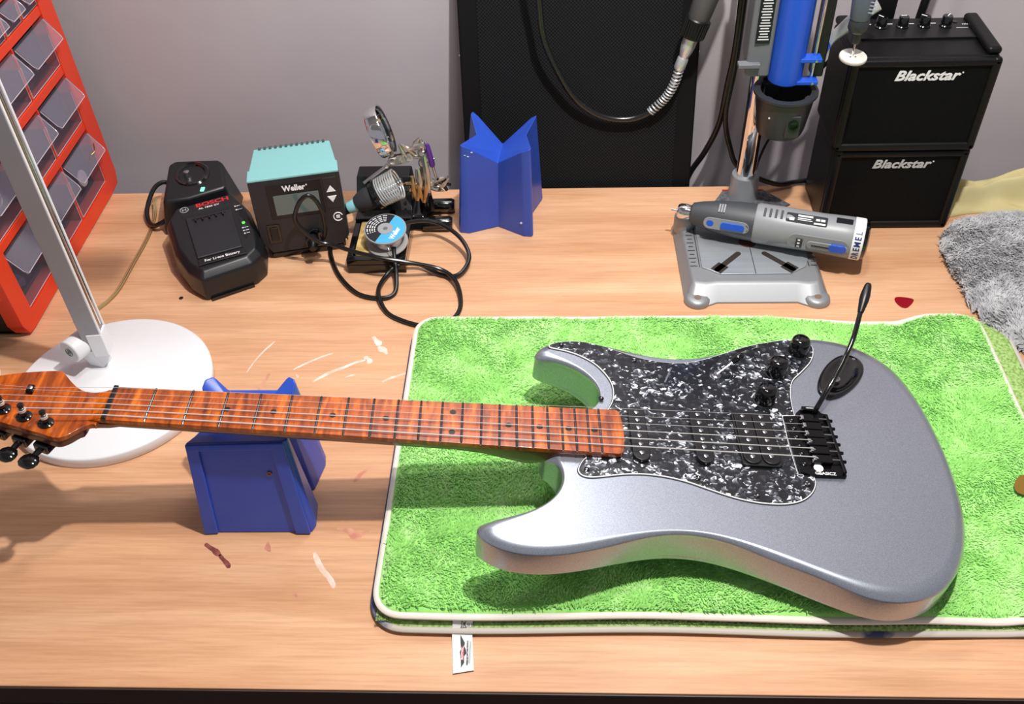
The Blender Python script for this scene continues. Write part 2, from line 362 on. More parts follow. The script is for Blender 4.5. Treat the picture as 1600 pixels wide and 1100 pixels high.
# neck
def fret_x(n): return 648*(1-2**(-n/12))
def nw(t): return 21+7*max(0, min(1, t/455.4))
mb = MB(); ts = [-24, -18, -13, -6, 2, 12, 40, 80, 130, 180, 230, 280, 320, 345, 365, 385, 402, 470]; rings = []
NS = 13
for t in ts:
    hw = nw(t)-.1; dep = 19+3*t/330; sq = 0.
    if t < 12: u = min(1, (12-t)/24); sq = .8*u*u*(3-2*u); dep = 21-5.5*u; hw = 21; sh_ = {-24: (17.6, -29.5), -18: (17.8, -24.8), -13: (19.2, -22.2), -6: (20.6, -20.9), 2: (20.9, -20.9)}.get(t)
    if t > 320: u = min(1, (t-320)/75); sq = u*u*(3-2*u); dep = 22+sq*(8 if t < 400 else 4)
    ring = []
    for k in range(NS):
        a = math.pi*k/(NS-1); ex = 1-.62*sq
        cx = math.copysign(abs(math.cos(a))**(ex*.9), math.cos(a))*hw; cz = -(math.sin(a)**(ex))*(dep-6)-6.2
        if t < 12: cx = (sh_[0]+sh_[1])/2+cx/21*(sh_[0]-sh_[1])/2; cz -= 1.4
        ring.append((t, cx, cz))
    rings.append(ring)
vs = [p for r_ in rings for p in r_]; fs = []
for i in range(len(ts)-1):
    for k in range(NS-1): fs.append((i*NS+k, i*NS+k+1, (i+1)*NS+k+1, (i+1)*NS+k))
    fs.append((i*NS+NS-1, i*NS, (i+1)*NS, (i+1)*NS+NS-1))
fs += [tuple(range(NS))[::-1], tuple((len(ts)-1)*NS+k for k in range(NS))]
mb.add(vs, fs).build('neck', neckside, G, angle=50)
# fretboard
fb = [(-3, -20.9), (2, -21)]+[(t, -nw(t)) for t in (100, 200, 300, 400, 455)]+[(470, -28.4), (474, -27.5), (476, -25)]+[(477.5, -12), (478, 0), (477.5, 12)]+[(476, 25), (474, 27.5), (470, 28.4)]+[(t, nw(t)) for t in (455, 400, 300, 200, 100)]+[(2, 21), (-3, 20.9)]
MB().prism(fb, -6.4, -1.0).build('fretboard', roast, G, bevel=.6, seg=2)
# headstock
hs = [(-7, 20.9), (-10, 20.6), (-13.4, 19.7), (-20.4, 17.5), (-32.5, 19.5), (-44.0, 28.4), (-53.7, 38.9), (-57.7, 42.8), (-62, 43.8), (-72, 42.6), (-91.1, 39.3), (-111.9, 33.2), (-130, 26), (-142, 19), (-150, 18), (-160, 24), (-172, 27), (-184, 22), (-190, 11), (-187, 0), (-178, -5), (-160, -7), (-130, -14), (-90.4, -25.0), (-69.9, -31.1), (-51.7, -36.1), (-41.3, -39.5), (-34.6, -40.3), (-27.5, -36.5), (-21.2, -28.7), (-13.3, -22.8), (-9, -21.4), (-7, -21)]
hp = smooth_poly(hs, 3, 1)
ho = MB().prism(hp, -12.5, -7.2).build('headstock', roast, G, bevel=1.4, seg=3, limit=60)
hs2 = [(-17, 17), (-25, 18), (-32.5, 19.5)]+hs[5:28]+[(-27.5, -35.5), (-21.2, -27.7), (-17, -23)]
MB().prism(smooth_poly(hs2, 3, 1), -21, -12.3).build('headstock_back', neckside, G, bevel=1.6, seg=3, limit=60)
# ramp between nut and headstock face
MB().add([(-2, -20.4, -6.9), (-2, 20.4, -6.9), (-2, 20.4, -3.2), (-2, -20.4, -3.2), (-16, -17.5, -7.1), (-16, 16.5, -7.1)], [(0, 1, 2, 3), (3, 2, 5, 4), (0, 3, 4), (1, 5, 2), (0, 4, 5, 1)]).build('nut_ramp', roast, G)
MB().box((0, 0, -2.2), (4.2, 42.4, 6.6)).build('nut', gblack, G, bevel=.6)
for k in range(1, 22):
    t = fret_x(k); w_ = nw(t)-.2
    m = MB(); m.tube([(t, -w_, -1.3), (t, -w_+1.2, -.7), (t, -w_/2, -.35), (t, 0, -.25), (t, w_/2, -.35), (t, w_-1.2, -.7), (t, w_, -1.3)], [.9, 1.15, 1.15, 1.15, 1.15, 1.15, .9], 8, upd=(0, 0, 1))
    m.build('fret', nickel, G)
    MB().ball((t, -w_-.1, -1.5), .85, 8).build('fret_end', screwm, G)
for t, s in ((106, 0), (148.4, 0), (203.1, 0), (252.6, 0), (315, 12.8), (315, -12.8), (367.9, 0), (397.5, 0), (425, 0), (449.7, 0)):
    MB().lathe([(3.1, 0), (3.1, .12)], (t, s, -1.0), seg=20).build('fret_marker', inlaym, G, label='black round dot')
# tuners
posts = [(-50.5, -24.1), (-71.9, -17.6), (-93.5, -10.2), (-115, -3.2), (-136.5, 3.8), (-158, 10.8)]
ed = unit((-.945, .327, 0)); en = V((-.327, -.945, 0))
for k, (t, s) in enumerate(posts):
    tm = MB().lathe([(7.0, 0), (7.0, 1.2), (5.6, 2.2), (3.6, 2.4), (3.6, 2.6)], (t, s, -7.2), seg=24).build('tuner_bushing', gblack, G)
    MB().lathe([(2.9, 0), (2.9, 7), (2.2, 8.5), (2.2, 9.5), (3.0, 11), (3.0, 13.5), (2.2, 14.2)], (t, s, -5), seg=16).build('tuner_post', gblack, G)
    o = V((t, s, -27)); m = MB(); R = Matrix(((ed.x, en.x, 0), (ed.y, en.y, 0), (0, 0, 1)))
    m.box(o+en*6, (15, 19, 10), R); hb = m.build('tuner_housing', gblack, G, bevel=2)
    m = MB(); m.cyl(o+en*13, o+en*24, 3.2, 2.6); m.build('tuner_shaft', gblack, G)
    m = MB(); c = o+en*29.5
    prof = [(2.0, -6.5), (6, -6.4), (8.6, -3), (9.3, 1), (8.6, 5), (5.5, 8), (1.5, 8.6)]
    for r_, h in [(0, 0)]: pass
    vs = []; fs = []; sg = 20
    for (r_, h) in prof:
        for q in range(sg):
            an = 2*math.pi*q/sg; vs.append(c+en*h+ed*(r_*math.cos(an))+V((0, 0, r_*.42*math.sin(an))))
    for i in range(len(prof)-1):
        for q in range(sg): fs.append((i*sg+q, i*sg+(q+1) % sg, (i+1)*sg+(q+1) % sg, (i+1)*sg+q))
    fs += [tuple(range(sg))[::-1], tuple((len(prof)-1)*sg+q for q in range(sg))]
    m.add(vs, fs).build('tuner_button', gblack, G, angle=60)
m = MB(); m.box((-77.3, 14.8, -4.4), (6, 9, 4)); m.build('string_tree', bridgem, G, bevel=.8)
MB().lathe([(2.6, 0), (2.6, .8), (1.2, 1.6)], (-77.3, 14.8, -2.6), seg=14).build('string_tree_screw', screwm, G)
# pickguard
pg = [[466.8, 37.5], [471.2, 46.4], [473.8, 59.2], [472.9, 74.0], [466.6, 88.7], [456.8, 101.8], [442.3, 112.2], [427.2, 118.2], [412.9, 121.5], [412.0, 126.0], [423.4, 131.5], [439.0, 134.0], [452.3, 133.2], [471.9, 128.0], [488.9, 120.6], [508.0, 113.6], [529.6, 109.8], [551.7, 110.4], [572.6, 116.7], [596.9, 128.6], [624.3, 142.2], [650.7, 151.7], [675.3, 158.3], [690.3, 157.4], [699.3, 150.5], [698.6, 138.7], [691.9, 124.0], [677.7, 106.8], [665.7, 93.3], [660.0, 77.5], [657.0, 59.3], [656.3, 42]]
pg2 = [[657.2, -34.5], [656.2, -46.4], [649.3, -58.0], [637.4, -67.0], [620.9, -71.6], [601.4, -71.9], [584.6, -69.4], [569.8, -65.2], [551.7, -58.3], [533.4, -51.2], [514.6, -46.6], [495.2, -44.8], [475.7, -46.2], [456.1, -50.0], [443.5, -51.8], [435.4, -49.6], [432.6, -43.5], [436.4, -33.5], [442.3, -26]]
Pg = smooth_poly(pg, 4, 1)[:-4]+[(656.3, 41.5), (643.5, 40.8), (641.5, 2), (642, -34.5)]+[tuple(p) for p in pg2]
def smooth_open(pts): return [(p.x, p.y) for p in cat_rom([(a, b_, 0) for a, b_ in pts], 4)]
Pg = smooth_open(pg)+[(643.5, 40.8), (641.5, 2), (642, -34.5)]+smooth_open(pg2)
MB().prism(Pg, BTOP-.3, -8.9).build('pickguard_white_ply', whiteply, G, bevel=.3, seg=1)
MB().prism(inset(Pg, .9), -9.2, -8.3).build('pickguard', pearl, G, bevel=.25, seg=1, label='black pearloid pickguard')
MB().prism(inset(Pg, -.7), BTOP-.4, -10.1).build('pickguard_lower_ply', mblack, G)
for t, s in ((440.5, -43.5), (544.2, -46.9), (648.4, -47.3), (596.5, -64.2), (633.0, 138.9), (424.2, 125.8), (652.2, 51.1), (688, 149), (500, 108), (461, 50)):
    MB().lathe([(2.7, 0), (2.7, .5), (1.6, .9), (.9, .5)], (t, s, -8.35), seg=16).build('pickguard_screw', gblack, G)
    MB().lathe([(1.0, 0), (.8, .35)], (t, s, -7.8), seg=8).build('screw_slot', screwm, G)
# pickups
for t, sl in ((493.3, [29.1, 18.7, 8.3, -1.4, -12.3, -23.5]), (554.3, [30.8, 19.8, 8.9, -1.4, -11.7, -23.5])):
    cs = (sl[0]+sl[-1])/2
    pu = MB().prism(stadium(t, cs, 70, 17), -8.4, -3.4).build('single_coil_pickup', mblack, G, bevel=1.0, limit=60)
    for i, s in enumerate(sl): MB().lathe([(2.4, 0), (2.4, .6+.25*(i % 3)), (1.9, .9+.25*(i % 3))], (t, s, -3.5), seg=18).build('pole_piece', screwm, pu)
    for s in (cs-38, cs+38): MB().lathe([(2.6, 0), (2.4, 1), (1.2, 1.7)], (t, s, -8.3), seg=14).build('pickup_height_screw', screwm, pu)
hb = MB().prism(rrect(608.8, 6, 39, 72, 5), -8.4, -5.2).build('humbucker_pickup', mblack, G, bevel=.8)
for t, sl in ((599.7, [32.3, 21.9, 11.5, .6, -10.1, -20.3]), (617.9, [32.6, 22.5, 12.0, 1.4, -9.3, -19.0])):
    MB().prism(stadium(t, 6, 70, 17.6), -6.4, -3.2).build('coil_bobbin', mblack, hb, bevel=.8, limit=60)
    for s in sl: MB().lathe([(2.3, 0), (2.3, .5), (1.5, .9)], (t, s, -3.3), seg=16).build('pole_piece', screwm, hb)
# controls
for t, s in ((680.4, 138.0), (648.7, 102.2), (628.2, 60.9)):
    kb = MB().lathe([(9.8, 0), (10.6, .6), (10.6, 3), (10.1, 13.5), (9.6, 16.5), (8.2, 18.6), (5, 19.7), (.5, 20)], (t, s, -8.2), seg=32).build('control_knob', gblack, G, angle=45)
    MB().lathe([(11.6, 0), (11.4, .5), (10, .8)], (t, s, -8.3), seg=28).build('knob_washer', mblack, kb)
MB().lathe([(5, 0), (5, 1.2), (3.4, 2.2), (3.2, 3.5)], (584.1, 92.7, -8.3), seg=16).build('switch_bushing', screwm, G)
MB().cyl((584.1, 92.7, -6), (602, 103.5, 4), 1.1, 1.1, 10).build('switch_lever', screwm, G)
MB().lathe([(2.4, 0), (3.6, 2), (4.1, 7), (3.8, 12), (2.2, 14.5), (.4, 15)], (600, 102.5, 3), unit((.72, .43, .42)), 18).build('switch_tip', gblack, G, angle=50)
MB().box((533.2, 89.3, -7.9), (1.6, 25, .6), Matrix.Rotation(math.radians(-23), 3, 'Z')).build('switch_slot', screwm, G, label='narrow bright slot')
# bridge
bp = [(642.8, 38.5), (655.5, 39.5), (657, 44), (661.9, 48.9), (680.9, 50.4), (683, 45.5), (687.5, 44), (688.5, 5), (687.8, -36.5), (655.8, -37.5), (643.2, -34)]
br = MB().prism(bp, BTOP-.2, -6.2).build('bridge_plate', bridgem, G, bevel=.5, seg=2)
MB().box((685.6, 3, -5), (3.5, 76, 5)).build('bridge_lip', bridgem, br, bevel=.8)
MB().box((671, 47.2, -4.5), (17, 5.5, 5)).build('tremolo_arm_mount', bridgem, br, bevel=1)
sadl = [(657.6, 33.3), (658.3, 22.6), (659.0, 12.2), (659.5, 1.8), (659.7, -9.0), (659.9, -20.1)]
for t, s in sadl:
    sd = MB().box((667, s, -3.6), (19, 9.8, 4.6)).build('bridge_saddle', bridgem, br, bevel=.8)
    MB().box((659.2, s, -1.6), (3.2, 5.5, 2.4)).build('saddle_roller', screwm, sd, bevel=.6)
    MB().cyl((656.8, s-3.1, -4), (656.8, s-3.1, -.8), .9).build('saddle_height_screw', screwm, sd)
    MB().cyl((676.4, s, -2.6), (684, s, -2.6), .8).build('intonation_screw', screwm, sd)
    MB().cyl((687, s-.6, -4.2), (690.2, s-.6, -4.2), 1.9, 1.6, 10).build('intonation_screw_head', bridgem, sd)
for s in (32.6, 21.7, 10.4, -1.4, -11.4, -23.8):
    MB().lathe([(2.7, 0), (2.7, .5), (1.6, 1.1)], (649.6, s, -6.2), seg=14).build('bridge_mount_screw', bridgem, br)
    MB().lathe([(1.1, 0), (.9, .35)], (649.6, s, -5.2), seg=8).build('screw_recess', screwm, br)
MB().lathe([(4.6, 0), (4.6, .5), (4, .8)], (661.9, -28.6, -5.8), seg=22).build('bridge_badge', textw, br, label='pale oval badge')
text('bridge_lettering', 'GBASICZ', 4.6, textw, br, (667.5, -34.8, -6.05), (1, 0, 0), (0, 1, 0), bold=.02, sx=1.1)
text('arm_mount_lettering', 'GBASICZ', 2.2, textw, br, (671, 47.2, -1.95), (1, 0, 0), (0, 1, 0), bold=.01)
# tremolo arm
ta = cat_rom([(674, 42, -6), (674.5, 42.5, 1), (677, 45, 8), (686, 57, 19), (697, 72, 29), (706, 87, 36), (714, 102, 46), (720, 117, 54), (725, 131, 62)], 6)
ar = MB().tube(ta, 2.6, 14).build('tremolo_arm', gblack, G)
MB().lathe([(3.0, 0), (3.6, 4), (4.9, 14), (5.0, 20), (4.2, 27), (3.6, 31), (2.6, 33.5), (.6, 34.3)], (723.6, 127, 60.2), unit((8, 20.5, 13)), 20).build('tremolo_arm_tip', mblack, G, angle=60)
# output jack plate
c0 = V((718.5, 103.5)); ax1 = unit((.62, .785, 0)); ax2 = V((ax1.y, -ax1.x, 0)); m = MB(); vs = []; fs = []; sg = 40
prf = [(1, -10.4, 0), (.995, -8.6, 0), (.95, -7.5, 0), (.86, -6.9, 0), (.74, -7.3, 0), (.62, -8.6, .02), (.42, -9.6, .05), (.2, -9.9, .06), (.03, -10, .06)]
for f_, z, sh in prf:
    for k in range(sg):
        an = 2*math.pi*k/sg; ca = math.cos(an); sa = math.sin(an)
        e_ = 41*f_*ca; g_ = 18.5*f_*math.copysign(abs(sa)**.85, sa)*(1+.12*ca)
        p = V((c0.x, c0.y, z))+ax1*e_+ax2*(g_+sh*60); vs.append(p)
for i in range(len(prf)-1):
    for k in range(sg): fs.append((i*sg+k, i*sg+(k+1) % sg, (i+1)*sg+(k+1) % sg, (i+1)*sg+k))
fs.append(tuple((len(prf)-1)*sg+k for k in range(sg)))
jp = m.add(vs, fs).build('output_jack_plate', gblack, G, angle=60)
MB().lathe([(4.6, 0), (4.6, 2.6), (3.2, 2.6), (2.9, 1)], (c0.x-6, c0.y-6, -9.6), (-.25, .1, 1), 18).build('jack_socket', screwm, jp)
for d_ in (-35, 35): MB().lathe([(2.2, 0), (1.8, .7), (.8, .9)], V((c0.x, c0.y, -7.6))+ax1*d_, seg=14).build('jack_plate_screw', screwm, jp)
# strings
nuts = [17.5, 10.5, 3.5, -3.5, -10.5, -17.5]; rad = [.16, .18, .24, .44, .52, .6]
for k in range(6):
    po = posts[5-k]; pts = [(po[0]+1.5, po[1]+3.2, 3 if k > 2 else 1.5)]
    pts = [(po[0], po[1]+2.6, 2.0)]
    if k < 2: pts.append((-77.3, 14.8-1.5+3*(1-k), -3.4))
    pts += [(0, nuts[k], 1.3), (sadl[k][0], sadl[k][1], .2)]
    if k < 2: pass
    pts.append((sadl[k][0]+6, sadl[k][1], -4.0))
    st = MB().tube(pts, rad[k], 6).build('string', steel, G)
    MB().lathe([(3.5, 0), (3.3, 1), (3.5, 2.4)], (po[0], po[1], 0.6), seg=14).build('string_winding', steel, st)

# ------------------------------------------------------------------ blue stands
blue = mat('blue_plastic', (42, 76, 180), .34, noise=(9, (48, 84, 188), 2), bump=(120, .1, .5))
chip = mat('pale_scuff', (196, 208, 235), .5)
F = thing('instrument_cradle', 'blue plastic notched cradle block standing upright against the black mesh panel', 'guitar stand', (-78, 1098, 0), group=None)
fo = V((-78, 1098, 0))
bot = [(-134, 1066), (-131, 1061), (-119, 1059), (-80, 1074), (-44, 1051), (-33, 1050), (-31, 1054), (-36, 1096), (-20, 1136), (-19, 1142), (-30, 1149), (-74, 1128), (-124, 1158), (-130, 1155), (-131, 1147), (-112, 1106)]
top = [(-123, 1066, 136), (-121, 1062, 137), (-112, 1062, 133), (-76, 1077, 101), (-43, 1050, 134), (-34, 1048, 138), (-31, 1052, 138), (-38, 1092, 134), (-27, 1130, 136), (-25, 1134, 138), (-32, 1136, 133), (-71, 1122, 102), (-104, 1143, 133), (-111, 1146, 138), (-113, 1140, 138), (-104, 1104, 128)]
n = len(bot)
ctr = [(-76, 1077), (-71, 1122)]
m = MB(); vs = [V((x, y, 0))-fo for x, y in bot]+[V(p)-fo for p in top]+[V((-74, 1099, 101.5))-fo, V((-78, 1098, 0))-fo]
fs = [(i, (i+1) % n, n+(i+1) % n, n+i) for i in range(n)]
T = n+np.arange(n); cc = 2*n
for i in range(n): fs.append((int(T[i]), int(T[(i+1) % n]), cc)); fs.append(((i+1) % n, i, 2*n+1))
m.add(vs, fs).build('cradle_block', blue, F, bevel=1.4, seg=2, limit=28)
for x, y in ((-117, 1062), (-113, 1061.6), (-108, 1063)): MB().ball(V((x, y, 118+random.random()*8))-fo, 1.3, 8, (1.2, .5, .8)).build('scuff_mark', chip, F)
MB().lathe([(1.6, 0), (1.6, .8)], V((-47, 1052.5, 22))-fo, (0, -1, 0), 10).build('scuff_mark', chip, F)

N_ = thing('instrument_cradle', 'blue plastic notched cradle block holding up the guitar neck', 'guitar stand', (-300, 612, 0))
no = V((-300, 612, 0))
def W2(l): return [V(p)-no for p in l]
bot = [(-356, 563, 0), (-246, 564, 0), (-243, 572, 0), (-246, 599, 0), (-276, 609, 0), (-253, 618, 0), (-247, 650, 0), (-249, 663, 0), (-256, 672, 0), (-268, 664, 0), (-334, 664, 0), (-350, 672, 0), (-360, 660, 0), (-357, 618, 0), (-335, 609, 0), (-360, 598, 0)]
top = [(-349, 581, 117), (-256, 584, 117), (-253, 588, 116), (-255, 596, 110), (-285, 606, 103), (-262, 622, 108), (-255, 646, 128), (-256, 652, 131), (-263, 657, 130), (-275, 655, 113), (-327, 655, 113), (-338, 657, 130), (-345, 652, 131), (-347, 644, 128), (-335, 622, 108), (-325, 606, 103)]
top[-1:] = [(-346, 596, 110)]
top.insert(14, (-325, 606, 103)) if False else None
n = len(bot); m = MB()
fs = [(i, (i+1) % n, n+(i+1) % n, n+i) for i in range(n)]; vs = W2(bot)+W2(top)+W2([(-300, 618, 102), (-300, 612, 0)])
for i in range(n): fs.append((n+i, n+(i+1) % n, 2*n)); fs.append(((i+1) % n, i, 2*n+1))
m.add(vs, fs).build('cradle_block', blue, N_, bevel=1.6, seg=2, limit=28)
# front rim around a recessed panel: two side rails and a top rail standing proud of the panel
def rail(a0, a1, b0, b1, name='front_rail'):
    """quad on the sloping front face, 3 mm proud"""
    q = [V(a0), V(a1), V(b1), V(b0)]; nrm = V((0, -.988, .155))
    MB().hexa(W2([p-nrm*1 for p in q]), W2([p+nrm*3.2 for p in q])).build(name, blue, N_, bevel=1.2, seg=2)
rail((-355, 563.2, 1), (-341, 564, 1), (-348.5, 580.8, 116), (-337, 581, 116))
rail((-262, 564, 1), (-247, 564, 1), (-269, 583, 116), (-256.5, 583.6, 116))
rail((-348.6, 579.5, 109), (-257, 582.2, 109), (-348.8, 580.8, 116.5), (-256.5, 583.8, 116.5), 'top_rail')
MB().lathe([(2.6, 0), (2.6, 1), (1.5, 1), (1.4, .2)], V((-276, 576.8, 78))-no, (0, -.988, .155), 14).build('moulding_plug', mat('bronze_dot', (120, 74, 60), .4), N_)

# ------------------------------------------------------------------ desk lamp
wpl = mat('white_plastic', (232, 232, 234), .35); wsh = mat('grey_hinge', (205, 205, 208), .35); brass = mat('brass_contact_rail', (196, 158, 104), .25, 1.); chrome = mat('polished_chrome', (225, 225, 228), .08, 1.)
L = thing('desk_lamp', 'white desk lamp with round base and slim upright arm beside the drawer cabinet', 'lamp', (-513, 759.6, 0))
def lp(*p): return V(p)-V((-513, 759.6, 0))
MB().lathe([(112.5, 0), (113.5, 1), (113.5, 12.2), (112.7, 13.6), (111, 14)], (0, 0, 0), seg=96).build('lamp_base', wpl, L, angle=50)
MB().lathe([(9, 0), (11.5, 0), (9, .1)], (0, 0, 0), seg=10) if False else None
ft = MB().hexa([lp(-549, 790, 13.9), lp(-531, 786, 13.9), lp(-527, 802, 13.9), lp(-545, 806, 13.9)], [lp(-557, 788, 46), lp(-536, 784, 46), lp(-531, 800, 50), lp(-552, 804, 50)]).build('lamp_foot', wpl, L, bevel=1.5)
hax = unit((-.42, -.9, .06)); hc = lp(-548, 785, 52)
hg = MB().lathe([(13.5, 0), (14.3, 1), (14.3, 33), (13.5, 34)], hc-hax*20, hax, 36).build('hinge', wpl, L, angle=50)
MB().lathe([(12.8, 0), (12.8, .6)], hc+hax*14, hax, 32).build('hinge_cap', wsh, hg)
MB().lathe([(5.4, 0), (5.4, .5), (4.6, .5), (4.6, .1)], hc+hax*14.6, hax, 24, cap=False).build('hinge_ring', gblack, hg)
MB().lathe([(3.0, 0), (3.0, .6), (1.2, .6), (1.2, .2)], hc+hax*14.6, hax, 20).build('hinge_screw', gblack, hg)
a0 = lp(-529, 792, 36); a1 = lp(-519, 789, 640)
ax = (a1-a0).normalized(); sx_ = V((1, .12, 0)); sx_ = (sx_-ax*sx_.dot(ax)).normalized(); sy_ = ax.cross(sx_)
def abox(name, m, cx, cy, w_, d_, z0=0, z1=None, bev=.8):
    z1 = (a1-a0).length if z1 is None else z1; q = []
    for z in (z0, z1):
        for dx, dy in ((-1, -1), (1, -1), (1, 1), (-1, 1)): q.append(a0+ax*z+sx_*(cx+dx*w_/2)+sy_*(cy+dy*d_/2))
    return MB().hexa(q[:4], q[4:]).build(name, m, L, bevel=bev, seg=2)
abox('lamp_arm', mat('satin_grey_aluminium', (150, 148, 152), .4, .3), -1, 0, 22, 19, 8, None)  # arm grey darkened, shade of its front side put into the colour
abox('arm_end_block', wpl, 3, 0, 18, 21, 0, 34, 1.5)
abox('arm_edge_rail', wpl, 10.6, -8, 2.4, 3, 30); abox('arm_edge_rail', wpl, 10.6, 8, 2.4, 3, 30)
abox('arm_inner_rail', chrome, 10.6, 2.6, 1.6, 4, 40); abox('contact_rail', brass, 10.4, -3.6, 1.4, 3.2, 40)
MB().box(a1+V((150, 0, -4)), (330, 34, 13)).build('lamp_head', wpl, L, bevel=4)
lc = MB()
clearm = mat('clear_pvc', (205, 190, 160), .2, 0, .5, alpha=.75); copper = mat('copper_strand', (214, 190, 140), .3, .9)
pts = cat_rom([(-575, 1130, 14), (-570, 1100, 3), (-566, 1054, 2), (-568, 997, 2), (-571, 938, 2), (-585, 905, 2), (-606, 882, 2)], 8)
sc = thing('speaker_wire', 'clear twin cable with gold strand running from the lamp to the charger', 'cable', (-570, 1000, 0))
for d_ in (-1.3, 1.3): MB().tube([p+V((d_*1.1+570, -1000, .2)) for p in pts], 1.5, 8).build('conductor', copper, sc)
# white object at the left frame edge
MB_ = MB().lathe([(20, 0), (23, 2), (24, 14), (21, 22), (12, 26), (2, 27)], (-684, 782, 0), seg=40).build('plastic_dome', wpl, None, angle=50)
tag(MB_, 'small white rounded plastic dome at the left edge behind the headstock', 'dome')
# shift keeps it in front of the cabinet

# ------------------------------------------------------------------ drawer cabinet (front faces +x)
org = mat('orange_plastic', (226, 62, 28), .38, noise=(6, (220, 56, 24), 2)); cblk = mat('cabinet_black', (16, 15, 17), .45)
clr = bpy.data.materials.new('frosted_clear_plastic'); clr.use_nodes = True; nt = clr.node_tree; b = nt.nodes['Principled BSDF']
b.inputs['Base Color'].default_value = lin((196, 190, 204)); b.inputs['Roughness'].default_value = .22; b.inputs['Specular IOR Level'].default_value = .6
tr = nt.nodes.new('ShaderNodeBsdfTransparent'); tr.inputs[0].default_value = (.90, .89, .93, 1); mx = nt.nodes.new('ShaderNodeMixShader'); mx.inputs[0].default_value = .06
nt.links.new(tr.outputs[0], mx.inputs[1]); nt.links.new(b.outputs[0], mx.inputs[2]); nt.links.new(mx.outputs[0], nt.nodes['Material Output'].inputs[0])
MATS['clr'] = clr
clrh = clr.copy(); clrh.name = 'frosted_handle_plastic'; [setattr(n_.inputs[0], 'default_value', .15) for n_ in clrh.node_tree.nodes if n_.type == 'MIX_SHADER']
C = thing('drawer_cabinet', 'orange framed parts cabinet with clear drawers and black case at the left', 'cabinet', (-652, 1022, 0))
co = V((-652, 1022, 0))
def cb(m, x0, x1, y0, y1, z0, z1): return m.box(V(((x0+x1)/2, (y0+y1)/2, (z0+z1)/2))-co, (x1-x0, y1-y0, z1-z0))
CW0, CW1, CH = 858, 1188, 470
m = MB(); cb(m, -812, -808, CW0, CW1, 3, CH); cb(m, -812, -665, CW0, CW0+4, 3, CH); cb(m, -812, -665, CW1-4, CW1, 3, CH); cb(m, -812, -665, CW0, CW1, 3, 9); cb(m, -812, -665, CW0, CW1, CH-4, CH)
m.build('cabinet_case', cblk, C, bevel=2)
m = MB(); cb(m, -815, -668, CW0+2, CW1-6, 0, 4); m.build('cabinet_foot', cblk, C, bevel=1)
# orange front frame with rounded corners: outer ring then bars
m = MB(); X0, X1 = -672, -652
oo = [(CW0-8, 22), (CW0, 4), (CW0+14, 2), (CW1-16, 2), (CW1, 4), (CW1+7, 22), (CW1+7, CH-12), (CW1-4, CH), (CW0+4, CH), (CW0-8, CH-12)]
oi = [(880, 26), (881, 25), (890, 24), (1150, 24), (1159, 25), (1160, 26), (1160, CH-22), (1159, CH-21), (881, CH-21), (880, CH-22)]
nn_ = len(oo)
vs = []
for (y, z) in oo: vs.append(V((X0, y, z))-co)
for (y, z) in oo: vs.append(V((X1, CW0+(y-CW0)*1.0, z))-co)
for (y, z) in oi: vs.append(V((X1, y, z))-co)
for (y, z) in oi: vs.append(V((X0, y, z))-co)
fs = []
for i in range(nn_):
    j = (i+1) % nn_
    for r_ in range(3): fs.append((r_*nn_+i, r_*nn_+j, (r_+1)*nn_+j, (r_+1)*nn_+i))
    fs.append((3*nn_+i, 3*nn_+j, j, i))
m.add(vs, fs).build('cabinet_frame', org, C, bevel=3.5, seg=3, limit=25)
m = MB()
for y0, y1, z0, z1 in ((CW0-10, CW0-2, 60, CH-40), (CW1+1, CW1+9, 60, CH-40)): cb(m, -680, -660, y0+1, y1-1, z0, z1)
m.build('side_rib', org, C, bevel=3)
rows = [(24, 110), (122, 194), (206, 276), (288, 326), (334, 372), (380, 418), (424, 449)]
for k in range(len(rows)-1):
    m = MB(); cb(m, -760, -653.5, 876, 1164, rows[k][1], rows[k+1][0]); m.build('shelf_bar', org, C, bevel=1.2)
cont = [mat('grey_blue_parts', (74, 80, 100), .4), mat('dark_parts', (38, 38, 44), .4), mat('silver_parts', (190, 190, 196), .25, .9), mat('cream_parts', (206, 200, 190), .5), mat('brown_parts', (112, 76, 54), .5)]
rimm = mat('clear_plastic_edge', (222, 206, 214), .25, coat=.5, alpha=.7)
